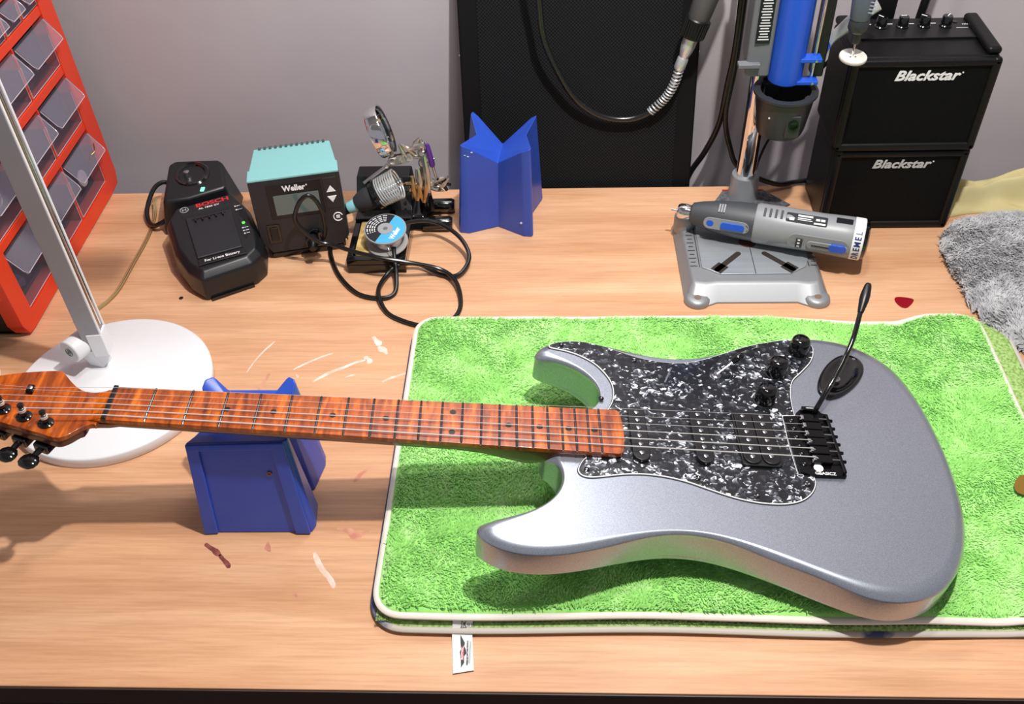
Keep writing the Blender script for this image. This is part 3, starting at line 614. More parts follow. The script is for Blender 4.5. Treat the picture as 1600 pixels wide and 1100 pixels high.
def drawer(y0, y1, z0, z1, seed):
    rr = random.Random(seed); D = MB(); t = 1.4; dep = 105
    y0 += 2.2; y1 -= 2.2; z0 += 1.2; zt = z1-3
    x1 = -654.5; x0 = x1-dep; ff = z1-26 if z1-z0 > 50 else z1-14
    cb(D, x0, x1, y0, y1, z0, z0+t)
    cb(D, x0, x1, y0, y0+t, z0+t, ff); cb(D, x0, x1, y1-t, y1, z0+t, ff)
    cb(D, x1-t, x1, y0+t, y1-t, z0+t, zt)
    d = D.build('drawer', clr, C, smooth=False)
    # protruding label lip
    h = z1-z0; lz = z1-5; lo = lz-(26 if h > 50 else 15); m = MB(); out = 19 if h > 50 else 13
    P = [(x1-.5, lz), (x1+3, lz+1.5), (x1+out, lo+3), (x1+out+.8, lo), (x1+out-1, lo-.6), (x1+out-1.6, lo+1.6), (x1+3, lz-1)]
    yy0, yy1 = y0+2, y1-2
    vs = [V((x, yy0, z))-co for x, z in P]+[V((x, yy1, z))-co for x, z in P]; k = len(P)
    fs = [tuple(range(k)), tuple(range(k, 2*k))[::-1]]+[(i, i+k, (i+1) % k+k, (i+1) % k) for i in range(k)]
    m.add(vs, fs).build('drawer_handle', clrh, d, bevel=.8, seg=2)
    m = MB(); q_ = [V((x1+out+.6, yy0+3, lo+.6))-co, V((x1+out+.6, yy1-3, lo+.6))-co]
    loop = [V((x1+1, yy0, lz))-co, V((x1+out-3, yy0, lo+5))-co]+q_+[V((x1+out-3, yy1, lo+5))-co, V((x1+1, yy1, lz))-co]
    m.tube(loop, .55, 6); m.tube([V((x1+.2, y0+.8, ff))-co, V((x1+.2, y0+.8, z0+1))-co, V((x1+.2, y1-.8, z0+1))-co, V((x1+.2, y1-.8, ff))-co], .5, 6); m.build('drawer_rim', rimm, d)
    return (x0, x1, y0, y1, z0+t)
k = 0; spots = []
for r, (z0, z1) in enumerate(rows):
    nc = 3 if r < 3 else 6; wdt = (1163-876)/nc
    for c in range(nc):
        a = 876+c*wdt; spots.append((r, c)+drawer(a, a+wdt, z0, z1, k)); k += 1
        if c:
            m = MB(); cb(m, -760, -653.8, a-1.3, a+1.3, z0, z1); m.build('divider', org, C)
# contents lying in the drawers
def inpart(name, label, cat, m, x, y, z, mb): 
    o = mb.build(name, m); o.location = (x*.001, y*.001, z*.001); return tag(o, label, cat)
for (r, c, x0, x1, y0, y1, zb) in spots:
    if r < 3:
        rr = random.Random(r*10+c); m = MB()
        for q in range(9):
            sz = (rr.uniform(10, 26), rr.uniform(8, 20), rr.uniform(4, 12))
            m.box((rr.uniform(-32, 30), rr.uniform(-26, 26), 6+rr.uniform(0, 14)), sz, Matrix.Rotation(rr.uniform(0, 3), 3, 'Z') @ Matrix.Rotation(rr.uniform(-.4, .4), 3, 'X'))
        lo = min(v_.z for v_ in m.v); m.v = [v_-V((0, 0, lo-.3)) for v_ in m.v]
        wh = ['bottom', 'second', 'third'][r]+' row up, '+['nearest', 'middle', 'farthest'][c]+' of three wide drawers'
        o = inpart('loose_parts', 'small loose hardware parts inside the clear drawer, '+wh, 'spare parts', cont[(0, 1, 1, 0, 4, 1, 0, 1, 0)[r*3+c]], (x0+x1)/2-2, (y0+y1)/2, zb, m)
        o['kind'] = 'stuff'
m = MB(); pl = smooth_poly([(0, 0), (8, 10), (5, 22), (-6, 24), (-12, 14), (-10, 4)], 4, 1); m.prism(pl, 0, 1.6)
o = m.build('white_key', cont[3]); o.matrix_world = Matrix.Translation(V((-.6615, 1.112, .048))) @ Matrix.Rotation(math.radians(75), 4, 'Y') @ Matrix.Rotation(.6, 4, 'Z'); tag(o, 'white plate shaped like a key standing behind the front of the lowest right drawer but one', 'key')
o['label'] = 'flat white key-like plate behind the clear front of the lowest far drawer'
m = MB(); m.tube([(14*math.cos(a), 14*math.sin(a), 0) for a in np.linspace(0, 2*math.pi, 28)[:-1]], 1.3, 8, closed=True)
o = m.build('metal_ring', chrome); o.matrix_world = Matrix.Translation(V((-.672, .935, .154))) @ Matrix.Rotation(math.radians(70), 4, 'Y'); tag(o, 'thin shiny metal ring inside the near drawer of the second row', 'ring')
m = MB(); m.tube(cat_rom([(0, 0, 0), (8, 3, 1), (18, 2, 3), (28, 8, 8)], 5), .9, 6); o = m.build('gold_wire_offcut', brass); o.matrix_world = Matrix.Translation(V((-.6405, 1.118, .0885))) @ Matrix.Rotation(math.radians(78), 4, 'Z'); tag(o, 'short bent gold wire lying on the lip of the lowest far drawer', 'wire')
m = MB(); m.ball((0, 0, 0), 8, 10, (1, .6, .8)); m.box((4, 3, 6), (10, 4, 10)); o = m.build('silver_fitting', cont[2]); o.location = (-.666, 1.013, .150); tag(o, 'bright silver fitting inside the middle drawer of the second row', 'fitting')

# ------------------------------------------------------------------ battery chargers
chb = mat('charger_black', (24, 25, 28), .36, bump=(400, .08, .3)); chb2 = mat('charger_smooth_black', (30, 31, 36), .5)
redp = mat('red_print', (205, 34, 38), .45); grn = mat('green_led', (70, 255, 60), .3, emit=3.0); grn2 = mat('pale_green_led', (120, 240, 190), .3, emit=1.2)
ya = unit((-.42, .907, 0)); xa = V((ya.y, -ya.x, 0))
CH_ = thing('battery_charger', 'black lithium-ion battery charger with red lettering and a green light', 'charger', (-455, 1020, 0), frame=(xa, ya, V((0, 0, 1))))
lo_ = [(-34, -95), (34, -89), (50, -76), (58, -44), (56, 20), (44, 62), (-44, 58), (-59, 34), (-58, -30), (-48, -72)]
m = MB(); n = len(lo_)
topz = lambda y: 41+(y+95)*.075
L1 = [(x*.97, y*.98, 0) for x, y in lo_]; L2 = [(x, y, 13) for x, y in lo_]
L3 = [(x*.96, y*.97, topz(y)*.78) for x, y in lo_]; L4 = [(x*.84, y*.88, topz(y)) for x, y in lo_]
vs = L1+L2+L3+L4; fs = [tuple(range(n))[::-1], tuple(range(3*n, 4*n))]
for r_ in range(3): fs += [(r_*n+i, r_*n+(i+1) % n, (r_+1)*n+(i+1) % n, (r_+1)*n+i) for i in range(n)]
m.add(vs, fs).build('charger_body', chb, CH_, bevel=2.5, seg=3, limit=18)
def tp(x, y, dz=0): return V((x, y, topz(y)+dz))
bed = [(-30, -62), (28, -62), (30, 20), (-30, 22)]
MB().hexa([tp(x, y, -2) for x, y in bed], [tp(x, y, 3.2) for x, y in bed]).build('charging_bed', chb2, CH_, bevel=1.5)
q_ = [(-31, -75), (30, -75), (29, -63), (-30, -63)]
MB().hexa([tp(x, y, -1) for x, y in q_], [tp(x, y, 1.6) for x, y in q_]).build('front_step', mblack, CH_, bevel=.6)
for i in range(5): MB().box(tp(-18+i*9, 12, 4.6), (2, 8, 3)).build('contact_rib', gblack, CH_, bevel=.4)
MB().box(tp(0, 16, 3.3), (44, 3, 1.2)).build('contact_slot', gblack, CH_)
for i in range(4): MB().box(tp(0, 25+i*2.4, .3), (66, 1.2, 1.4)).build('ridge', chb2, CH_, bevel=.3)
q_ = [(36, -44), (42, -32), (40, 30), (35, 36)]
MB().hexa([tp(x, y, -.5) for x, y in q_], [tp(x, y, .7) for x, y in q_]).build('status_strip', chb2, CH_, bevel=.3)
MB().ball(tp(39.5, -14, 1.2), 2.1, 10, (1, 1, .5)).build('status_light', grn, CH_, label='glowing green light')
upn = unit((0, 1, .075))
text('brand_lettering', 'BOSCH', 10.5, redp, CH_, tp(10, 46, .6), (1, 0, 0), upn, bold=.03, sx=1.3)
text('model_lettering', 'AL 1820 CV', 4.2, textw, CH_, tp(4, 38.5, .6), (1, 0, 0), upn, bold=.02, sx=1.3)
text('print_lettering', 'For Li-ion Battery', 6.2, textw, CH_, tp(0, -69.5, 1.9), (1, 0, 0), upn, bold=.012, sx=1.0)
em = MB(); em.tube([tp(-28+5.4*math.cos(a), 44+5.4*math.sin(a), .6) for a in np.linspace(0, 2*math.pi, 30)[:-1]], .5, 6, closed=True); em.box(tp(-30.2, 44, .6), (1, 5, .5)); em.box(tp(-25.8, 44, .6), (1, 5, .5)); em.box(tp(-28, 44, .6), (4, 1, .5)); em.build('round_emblem', mat('grey_print', (170, 172, 176), .4), CH_)
for y, l_ in ((24, 9), (16, 12), (-24, 9), (-30, 8), (-36, 7)):
    MB().box(tp(41, y, 1.0), (l_*.6, 1.0, .3)).build('status_symbol', textw, CH_); MB().box(tp(36.5, y+.2, 1.0), (2, 2.2, .3)).build('status_symbol', textw, CH_)
MB().hexa([V((x, y, .8)) for x, y in [(-28, -97), (28, -92), (28, -86), (-28, -90)]], [V((x, y, 4.5)) for x, y in [(-28, -96.5), (28, -91.5), (28, -86), (-28, -90)]]).build('front_foot', gblack, CH_)
# pod charger with round socket, behind
C2 = thing('battery_charger', 'black pod charger with a round battery socket behind the red-lettered charger', 'charger', (-500, 1108, 0), rz=.04)
m = MB(); b0 = [(-46, -46), (0, -38), (50, -12), (50, 40), (34, 50), (-34, 50), (-50, 30)]; t0 = [(-34, -42), (0, -35), (46, -12), (34, 34), (26, 42), (-34, 42), (-42, 34)]
# front slopes: low at the front
m.hexa([(x, y, 0) for x, y in b0], [(x, y, 55 if y < 0 else 66) for x, y in t0]).build('charger_body', chb, C2, bevel=5, seg=3, limit=20)
MB().lathe([(23, 0), (24.5, 1.5), (22, 3.5), (18.5, 2.5), (16, -0.6), (2, -1.0)], (-5, 12, 60.5), (0, -.19, 1), 36).build('battery_socket', gblack, C2, label='round glossy socket')
MB().lathe([(4.5, 0), (4, 9), (2, 10)], (-10, 8, 60), seg=14).build('contact_post', screwm, C2)
MB().box((16, -20, 57.6), (5, 9, 1.6)).build('status_light', grn2, C2, bevel=.4)
MB().tube(cat_rom([(-50, 36, 30), (-58, 34, 36), (-70, 24, 32), (-78, 0, 16), (-74, -18, 6), (-62, -32, 8), (-52, -36, 14), (-42, -34, 18)], 6), 3.2, 10).build('power_cable', mblack, C2)

# ------------------------------------------------------------------ soldering station
teal = mat('pale_teal_steel', (132, 190, 190), .4, bump=(200, .05, .3)); lcd = mat('lcd_glass', (86, 104, 102), .12, 0, .5); stb = mat('station_black', (34, 34, 38), .42)
ydr = unit((-.215, .977, 0)); xdr = V((ydr.y, -ydr.x, 0))
W = thing('soldering_station', 'soldering station with pale teal top and grey display between charger and stand', 'soldering station', (-333, 1020, 0), frame=(xdr, ydr, V((0, 0, 1))))
# local: width 116 (x -58..58), front face from y=-4 z=12 to y=8 z=118, depth 85
fx = [(-58, 30), (-46, 12), (46, 12), (57, 24), (58, 116), (-58, 116)]
fy = lambda z: -6+(z-12)*.12
m = MB(); m.hexa([V((x, fy(z), z)) for x, z in fx][::-1], [V((x, fy(z)+14, z)) for x, z in fx][::-1]); m.v = m.v
fp = m.build('front_panel', stb, W, bevel=1.6, seg=2)
m = MB(); m.hexa([(-56, 14, 8), (56, 14, 8), (56, 84, 8), (-56, 84, 8)], [(-57, 20, 117.5), (57, 20, 117.5), (50, 84, 117), (-50, 84, 117)]); m.build('case_top', teal, W, bevel=1.2)
m = MB(); m.hexa([(-57.8, 6, 116), (57.8, 6, 116), (57.8, 30, 116), (-57.8, 30, 116)], [(-57.8, 6.3, 118.8), (57.8, 6.3, 118.8), (57.2, 30, 118.8), (-57.2, 30, 118.8)]); m.build('top_lip', teal, W, bevel=.6)
m = MB().box((0, 40, 4.5), (96, 84, 8.8)); m.build('base_foot', gblack, W, bevel=2)
for i in range(13): MB().box((-42+i*7, 82.5, 117.9), (3.2, 5, 1.6)).build('vent_slot', mat('slot_dark', (58, 84, 84), .6) if i == 0 else MATS['slot_dark'], W)
nrm = unit((0, -1, .12)); upd_ = unit((0, .12, 1))
def fpnt(x, z, d=0): return V((x, fy(z), z))+nrm*d
def plate(name, m_, x0, x1, z0, z1, d0, d1, par=W, bev=.6, **k):
    return MB().hexa([fpnt(x0, z0, d0), fpnt(x1, z0, d0), fpnt(x1, z1, d0), fpnt(x0, z1, d0)], [fpnt(x0, z0, d1), fpnt(x1, z0, d1), fpnt(x1, z1, d1), fpnt(x0, z1, d1)]).build(name, m_, par, bevel=bev, seg=2, **k)
bz = plate('display_bezel', mblack, -37, 33, 61, 110, -1, .8)
plate('display', lcd, -30, 28, 66, 94, .4, 1.4, bz, .3, label='grey-green display glass')
plate('button_panel', stb, 35, 53, 66, 110, -1, .8)
for z, sg_ in ((94, 1), (80, -1)): MB().hexa([fpnt(38, z-4*sg_, .6), fpnt(50, z-4*sg_, .6), fpnt(44, z+5*sg_, .6)][::sg_], [fpnt(38, z-4*sg_, 1.8), fpnt(50, z-4*sg_, 1.8), fpnt(44, z+5*sg_, 1.8)][::sg_]).build('arrow_button', textw, W, bevel=.3)
text('brand_lettering', 'Weller', 11, textw, W, fpnt(-2, 102, 1.1), (1, 0, 0), upd_, bold=.035, sx=.92)
MB().lathe([(1, 0), (1, .4)], fpnt(14.5, 104.5, 1), nrm, 10).build('trademark_dot', textw, W)
sw = plate('power_switch_frame', gblack, -47, -30, 27, 54, -1, 1.4); plate('power_switch', mblack, -43.5, -33.5, 31, 50, 1, 3.2, sw, 1)
m = MB(); m.tube([fpnt(47+5.8*math.cos(a), 53+5.8*math.sin(a), .4) for a in np.linspace(.3, 5.6, 26)], .8, 6); m.build('round_symbol', textw, W); MB().box(fpnt(47, 53, .3), (5, .8, 5)).build('chip_symbol', textw, W, bevel=.4)
MB().lathe([(11, 0), (11, 3), (9.5, 4)], fpnt(14, 30, -1), nrm, 28).build('socket', gblack, W)
for x, z in ((2, 18), (52, 18)): MB().lathe([(.8, 0), (.8, .3)], fpnt(x, z, 0), nrm, 8).build('print_dot', textw, W)

# ------------------------------------------------------------------ iron holder, sponge, solder
H = thing('iron_holder', 'black soldering iron stand with coil spring holder and sponge tray', 'iron stand', (-234, 975, 0))
ho_ = V((-234, 975, 0))
def hb_(m, x0, x1, y0, y1, z0, z1): return m.box(V(((x0+x1)/2, (y0+y1)/2, (z0+z1)/2))-ho_, (x1-x0, y1-y0, z1-z0))
m = MB(); hb_(m, -273, -196, 975, 1130, 0, 14); hb_(m, -273, -196, 975, 985, 14, 22); hb_(m, -273, -265, 985, 1064, 14, 22); hb_(m, -204, -196, 985, 1064, 14, 22); hb_(m, -273, -196, 1060, 1130, 14, 26)
m.build('holder_base', gblack, H, bevel=1.2)
m = MB(); m.hexa([V(p)-ho_ for p in [(-274, 1078, 24), (-196, 1078, 24), (-196, 1135, 24), (-274, 1135, 24)]], [V(p)-ho_ for p in [(-274, 1112, 60), (-200, 1112, 60), (-200, 1138, 60), (-274, 1138, 60)]]); m.build('holder_bracket', mblack, H, bevel=2)
for z, y in ((34, 1085), (44, 1096), (52, 1104), (27, 1079.5)): MB().lathe([(2.2, 0), (2.2, .8)], V((-206, y, z))-ho_, (0, -.75, .66), 10).build('bracket_hole', gblack, H)
MB().lathe([(3.2, 0), (3.2, 1.5), (1.2, 1.6)], V((-267, 1086, 34))-ho_, (0, -.75, .66), 14).build('bracket_screw', brass, H)
cax = unit((.90, .15, .40)); c0_ = V((-238, 1058, 67))-ho_
a_ = cax.cross(V((0, 0, 1))).normalized(); b2 = cax.cross(a_)
m = MB(); N = 9; pts = []
for i in range(N*20+1):
    u = i/(N*20); an = 2*math.pi*u*N; r_ = 18.5+1.5*u; pts.append(c0_+cax*(u*30+4)+(a_*math.cos(an)+b2*math.sin(an))*r_)
m.tube(pts, 1.25, 7); m.build('coil_spring', mat('bright_spring_steel', (225, 228, 228), .3, .7), H, label='shiny steel coil spring')
MB().lathe([(19.5, 0), (21, 1), (21, 5), (19, 6), (16, 6)], c0_-cax*2, cax, 36, cap=False).build('spring_collar', gblack, H)
MB().cyl(c0_+V((-14, 0, 18)), c0_+V((18, 6, 40)), 2.2, 2.2, 10).build('holder_lever', screwm, H); MB().ball(c0_+V((18, 6, 40)), 3.4, 10).build('lever_knob', chrome, H)
MB().cyl(V((-226, 1100, 26))-ho_, c0_+cax*14-V((0, 0, 20)), 4, 3.5).build('holder_post', mblack, H)
spong = mat('yellow_sponge', (214, 190, 128), .9, noise=(90, (170, 134, 70), 4), bump=(500, .6, 1)); 
m = MB().box((-234.5, 1023, 20.0), (58, 68, 9)); o = m.build('sponge', spong, None, bevel=1.5); tag(o, 'yellow cleaning sponge in the iron stand tray', 'sponge')
# solder spool
SP = thing('solder_spool', 'solder spool with a blue and black label on the yellow sponge', 'solder spool', (-222, 1008, 28.8), frame=(unit((.98, .1, 0)), unit(V((-.1, .98, .16))), unit(V((.98, .1, 0)).cross(V((-.1, .98, .16))))))
greyp = mat('spool_grey', (150, 150, 152), .4); solder = mat('solder_wire', (200, 200, 200), .25, 1., bump=(300, .5, 1)); bll = mat('light_blue_label', (72, 168, 214), .35); dkl = mat('dark_label', (22, 24, 30), .35)
MB().lathe([(27, 0), (27.5, .6), (27.5, 1.8), (27, 2.4)], (0, -3, 0), seg=48).build('lower_flange', mat('clear_flange', (176, 172, 170), .25, alpha=.8), SP)
MB().lathe([(20, 0), (20, 17)], (0, -2, 2.4), seg=40).build('wound_solder', solder, SP)
MB().lathe([(27, 0), (27.5, .6), (27.5, 1.8), (27, 2.4)], (0, 0, 19.4), seg=48).build('upper_flange', greyp, SP)
def sector(a0, a1, r0, r1, z, name, m_):
    A = np.linspace(a0, a1, 30); vs = [(r0*math.cos(a), r0*math.sin(a), z) for a in A]+[(r1*math.cos(a), r1*math.sin(a), z) for a in A]; k = len(A)
    MB().add(vs, [(i, i+k, i+k+1, i+1) for i in range(k-1)]).build(name, m_, SP)
sector(math.radians(60), math.radians(240), 10, 26, 21.95, 'label_dark_half', dkl); sector(math.radians(-120), math.radians(60), 10, 26, 21.95, 'label_blue_half', bll)
MB().lathe([(10, 0), (10, .5), (3, .5), (2.6, -.6)], (0, 0, 21.8), seg=28).build('hub', greyp, SP)
text('brand_lettering', 'Weller', 10, textw, SP, (12.5, -10, 22.1), unit((-.45, -.9, 0))*-1, unit((-.9, .45, 0)), bold=.03, sx=.75)
for r_ in (14, 17, 20, 23.5):
    A = np.linspace(math.radians(85), math.radians(200), 26); vs = []
    for i in range(0, 26, 1):
        if i % 5 == 4: continue
        a = A[i]; vs.append(((r_-.7)*math.cos(a), (r_-.7)*math.sin(a), 22.05)); 
    mm_ = MB()
    for i in range(25):
        if i % 4 == 3: continue
        a, b__ = A[i], A[i]+(A[1]-A[0])*.8
        mm_.add([((r_-.7)*math.cos(a), (r_-.7)*math.sin(a), 22.05), ((r_+.7)*math.cos(a), (r_+.7)*math.sin(a), 22.05), ((r_+.7)*math.cos(b__), (r_+.7)*math.sin(b__), 22.05), ((r_-.7)*math.cos(b__), (r_-.7)*math.sin(b__), 22.05)], [(0, 1, 2, 3)])
    mm_.build('label_print', textw, SP)
MB().tube(cat_rom([(2, -22, 14), (4, -30, 10), (8, -36, 0), (9, -38, -8), (9, -39, -16)], 6), .5, 6).build('solder_end', solder, SP)
# soldering iron
IR = thing('soldering_iron', 'black soldering iron with pale teal ring and long looping black cable', 'soldering iron', (-238, 1058, 67))
io = V((-238, 1058, 67)); d = -cax
tealr = mat('teal_ring', (140, 200, 205), .35); foam = mat('foam_grip', (44, 44, 48), .85, bump=(600, .4, .6)); cabm = mat('black_cable_rubber', (18, 18, 18), .3)
MB().lathe([(7, -4), (11, 0), (15, 4), (15.5, 12), (13, 24), (10.5, 30)], (0, 0, 0), d, 26).build('foam_grip', foam, IR, angle=60)
MB().lathe([(5, -40), (5, -2)], (0, 0, 0), d, 16).build('barrel', chrome, IR)
MB().lathe([(8.2, 30), (8.4, 31), (8.0, 42), (7.6, 43)], (0, 0, 0), d, 22).build('teal_collar', tealr, IR)
e0 = d*43
bt = cat_rom([e0, e0+d*8, V((-293, 1050, 37))-io, V((-301, 1047, 25))-io, V((-304, 1044, 13))-io], 5)
MB().tube(bt, [7.6-.13*i for i in range(len(bt))], 14).build('strain_relief', mblack, IR)
end = bt[-1]+io
path = [end, (-305, 1032, 5), (-301, 1008, 3.4), (-283, 966, 3.2), (-253, 930, 3.2), (-221, 921, 3.2), (-206, 932, 3.6), (-206, 958, 14), (-211, 990, 30), (-208, 1020, 40), (-186, 1040, 36), (-158, 1046, 28), (-128, 1022, 22), (-114, 992, 12), (-126, 964, 6), (-149, 966, 4), (-180, 982, 9), (-206, 976, 12), (-221, 958, 8), (-226, 927, 8.5), (-213, 896, 3.2), (-190, 878, 3.2), (-160, 868, 3.2), (-132, 876, 3.2), (-120, 905, 3.2), (-128, 945, 9), (-150, 966, 13), (-190, 962, 28), (-226, 962, 36), (-262, 976, 36), (-291, 990, 36), (-307, 990, 41), (-321, 988, 56), (-331, 987, 78), (-323, 989, 101), (-311, 991, 112), (-302, 993, 105), (-297, 995, 86), (-297, 996, 62), (-302, 997, 42), (-311, 998, 32), (-318, 1004, 30)]
MB().tube([V(p)-io for p in cat_rom(path, 9)], 2.9, 10).build('cable', cabm, IR)
pl0 = V((-319.5, 1012, 30))
MB().lathe([(4, -14), (5.5, -10), (6.5, 0), (9.2, 1), (9.2, 8), (8.6, 9)], V((-320, 1001.5, 30.5))-io, ydr, 22).build('plug', mblack, IR)

# ------------------------------------------------------------------ helping hands
nick = mat('bright_nickel', (205, 202, 196), .26, .9)
HH = thing('helping_hands', 'helping-hands clamp stand with magnifying glass and crocodile clips', 'clamp stand', (-170, 1090, 0))
hh = V((-170, 1090, 0)); 
def h(*p): return V(p)-hh
cst = mat('black_cast_iron', (14, 14, 15), .16, 0, .5); gold = mat('brassy_clip', (214, 180, 140), .25, 1.); purp = mat('purple_sleeve', (96, 54, 150), .25, .3)
m = MB(); m.hexa([h(-206, 1068, 0), h(-176, 1062, 0), h(-172, 1128, 0), h(-206, 1128, 0)], [h(-203, 1076, 20), h(-180, 1074, 20), h(-178, 1122, 20), h(-203, 1122, 20)]); m.build('stand_base', cst, HH, bevel=4)
for y in (1070, 1112): MB().lathe([(9, 0), (10, 2), (10, 36), (8, 40)], h(-182, y, 10), (1, 0, 0), 22).build('base_leg', cst, HH, angle=60)
MB().cyl(h(-178, 1096, 18), h(-178, 1092, 44), 11, 8, 18).build('base_boss', cst, HH)
MB().cyl(h(-178, 1090, 20), h(-176, 1088, 118), 4.2).build('upright_rod', nick, HH)
MB().cyl(h(-190, 1088, 106), h(-160, 1086, 102), 2.4).build('cross_rod', nick, HH)
for p in ((-178, 1089, 58), (-177, 1088, 75), (-176.5, 1088, 96), (-176, 1088, 112), (-186, 1087, 62), (-168, 1086, 66), (-170, 1086, 104)):
    MB().ball(h(*p), 6.4, 12).build('ball_joint', nick, HH); MB().cyl(h(p[0], p[1]-8, p[2]+2), h(p[0], p[1]+7, p[2]-1), 2.8, 2.8, 8).build('wing_screw', nick, HH)
lk = MB(); lk.prism(stadium(0, 0, 36, 13, 'x'), -1.2, 1.2); lk.v = [h(-205, 1084, 103)+V((p.x*.97, p.z, p.y+p.x*.22)) for p in lk.v]; lk.build('link_plate', nick, HH, bevel=.4)
lk = MB(); lk.prism(stadium(0, 0, 36, 13, 'x'), -1.2, 1.2); lk.v = [h(-205, 1091, 103)+V((p.x*.97, p.z, p.y+p.x*.22)) for p in lk.v]; lk.build('link_plate', nick, HH, bevel=.4)
for dx in (-11, 0, 11): MB().lathe([(3.4, 0), (3.4, 3), (2, 4)], h(-205+dx, 1083, 103+dx*.22), (0, -1, 0), 14).build('link_screw', nick, HH)
# magnifier: ring tilted
mc = h(-227, 1088, 144); max_ = unit((.94, .14, .31)); up_ = unit(V((-.24, 0, 1))); 
MB().cyl(h(-215, 1088, 106), mc+unit((.31, .0, -.95))*32, 3.6, 4.2, 14).build('magnifier_handle', nick, HH)
mg = MB().lathe([(31, -8), (33, -8.5), (33.8, -7), (33.8, 7), (33, 8.5), (31, 8), (30.6, 0), (31, -8)], mc, max_, 48, cap=False).build('magnifier_rim', chrome, HH, label='wide chrome rim')
glass = mat('lens_glass', (225, 235, 235), .03); nodes(glass)[1].inputs['Transmission Weight'].default_value = 1.; nodes(glass)[1].inputs['IOR'].default_value = 1.15
MB().lathe([(1, -2.6), (12, -2.3), (22, -1.6), (30.4, -.5), (30.4, .5), (22, 1.6), (12, 2.3), (1, 2.6)], mc, max_, 40).build('magnifier_lens', glass, mg, angle=60)
def clip(p, q, m_, nm='crocodile_clip'):
    p = h(*p); q = h(*q); dd = (q-p); l_ = dd.length; dd.normalize(); sd_ = dd.cross(V((0, 1, 0))).normalized(); b_ = MB()
    for sgn in (-1, 1):
        A = p+sd_*sgn*1; B = q+sd_*sgn*1.0; mid = p+dd*l_*.55+sd_*sgn*4.2; bk = p+sd_*sgn*6
        b_.tube([bk, mid, B], [3.4, 4.0, 1.6], 8, flat=.8)
        for t in (.7, .78, .86, .94): b_.ball(p+dd*l_*t+sd_*sgn*.8, 1.0, 6)
    b_.build(nm, m_, HH)
clip((-190, 1084, 108), (-203, 1082, 128), nick); clip((-180, 1084, 118), (-176, 1082, 136), nick)
clip((-186, 1082, 78), (-188, 1076, 44), gold); clip((-178, 1080, 78), (-179, 1074, 42), gold); clip((-164, 1084, 60), (-143, 1080, 78), nick)
clip((-170, 1084, 66), (-150, 1082, 56), nick); clip((-199, 1084, 60), (-186, 1080, 66), gold)
MB().lathe([(3.2, 0), (4.2, 3), (3.2, 30), (2.2, 34)], h(-163, 1082, 94), unit((-.12, 0, 1)), 12).build('clip_sleeve', purp, HH, label='purple clip sleeve')
MB().cyl(h(-158, 1084, 64), h(-163, 1083, 94), 1.8).build('clip_rod', nick, HH)
for p, q in (((-184, 1080, 54), (-183, 1080, 92)), ((-172, 1079, 56), (-173, 1080, 112)), ((-190, 1082, 120), (-170, 1082, 128))):
    MB().tube([h(*p), (h(*p)+h(*q))/2+V((1.5, -1, 1)), h(*q)], [4.6, 6.2, 4.2], 8, flat=.7).build('clamp_bar', nick, HH)
m = MB()
for k in range(6): a = k*math.pi/3; m.cyl(h(-152, 1084, 66), h(-152+11*math.cos(a), 1080, 66+11*math.sin(a)), 2.8, 2.0, 8)
m.build('thumb_knob', mat('dark_chrome', (90, 84, 80), .2, 1.), HH)

# ------------------------------------------------------------------ mesh panel
meshm = mat('speaker_mesh_cloth', (20, 21, 22), .7)
nt, b = nodes(meshm); tc = nt.nodes.new('ShaderNodeTexCoord'); ck = nt.nodes.new('ShaderNodeTexChecker'); ck.inputs['Scale'].default_value = 420; ck.inputs[1].default_value = lin((9, 10, 11)); ck.inputs[2].default_value = lin((30, 31, 33)); b.inputs['Specular IOR Level'].default_value = .15
nt.links.new(tc.outputs['Object'], ck.inputs[0]); nt.links.new(ck.outputs[0], b.inputs['Base Color'])
lean = math.atan2(56, 256)
PN = thing('mesh_panel', 'large black mesh covered panel leaning on the grey wall', 'panel', (31.5, 1173, -28)); PN.rotation_euler = (-lean*1.0, 0, 0)
WPN = 323.5
m = MB(); m.box((0, 12, 180), (WPN, 24, 460)); m.build('panel_board', mat('panel_black', (13, 12, 14), .6, spec=.2), PN, bevel=3)
m = MB(); m.box((0, -.6, 180), (WPN-52, 1.8, 459)); m.build('mesh_cover', meshm, PN)
for x in (-WPN/2, WPN/2): MB().lathe([(2.2, 0), (2.2, 1.5), (1, 2)], (x*.999, 8, 212), (1 if x > 0 else -1, 0, 0), 10).build('panel_screw', screwm, PN)
# the lower end rests on a ledge behind the desk
tag(MB().box((31, 1220, -92), (420, 98, 20)).build('rear_ledge', cblk), 'black ledge behind the desk under the mesh panel', 'shelf')

# ------------------------------------------------------------------ flexible shaft
hosem = mat('hose_black', (22, 22, 23), .22, 0, .4)
FS = thing('flexible_shaft', 'hanging flexible drive shaft looping in front of the mesh panel with ribbed black collar', 'flexible shaft', (171, 1186, 238))
fo_ = V((171, 1186, 238))
def yp(x, z, Y=1186, Y0=1160): # same sight line moved nearer
    k_ = Y/Y0; return (x*k_, Y, 792.5+(z-792.5)*k_)
hp_ = [yp(-8, 520), yp(-20, 420), yp(-24, 340), yp(-20, 282), yp(-15, 232), yp(2, 187), yp(27, 145), yp(62, 119), yp(101, 114), yp(130, 127)]
MB().tube([V(p)-fo_ for p in cat_rom(hp_+[yp(150, 152)], 9)], 4.3, 12).build('hose', hosem, FS)
sp = cat_rom([yp(127, 125), yp(140, 138), yp(150, 152), yp(157, 170), yp(161, 189)], 12); m = MB()
L_ = sp; acc = []; tot = 0
for i in range(len(L_)-1):
    tot += (L_[i+1]-L_[i]).length
N = 17; pts = []
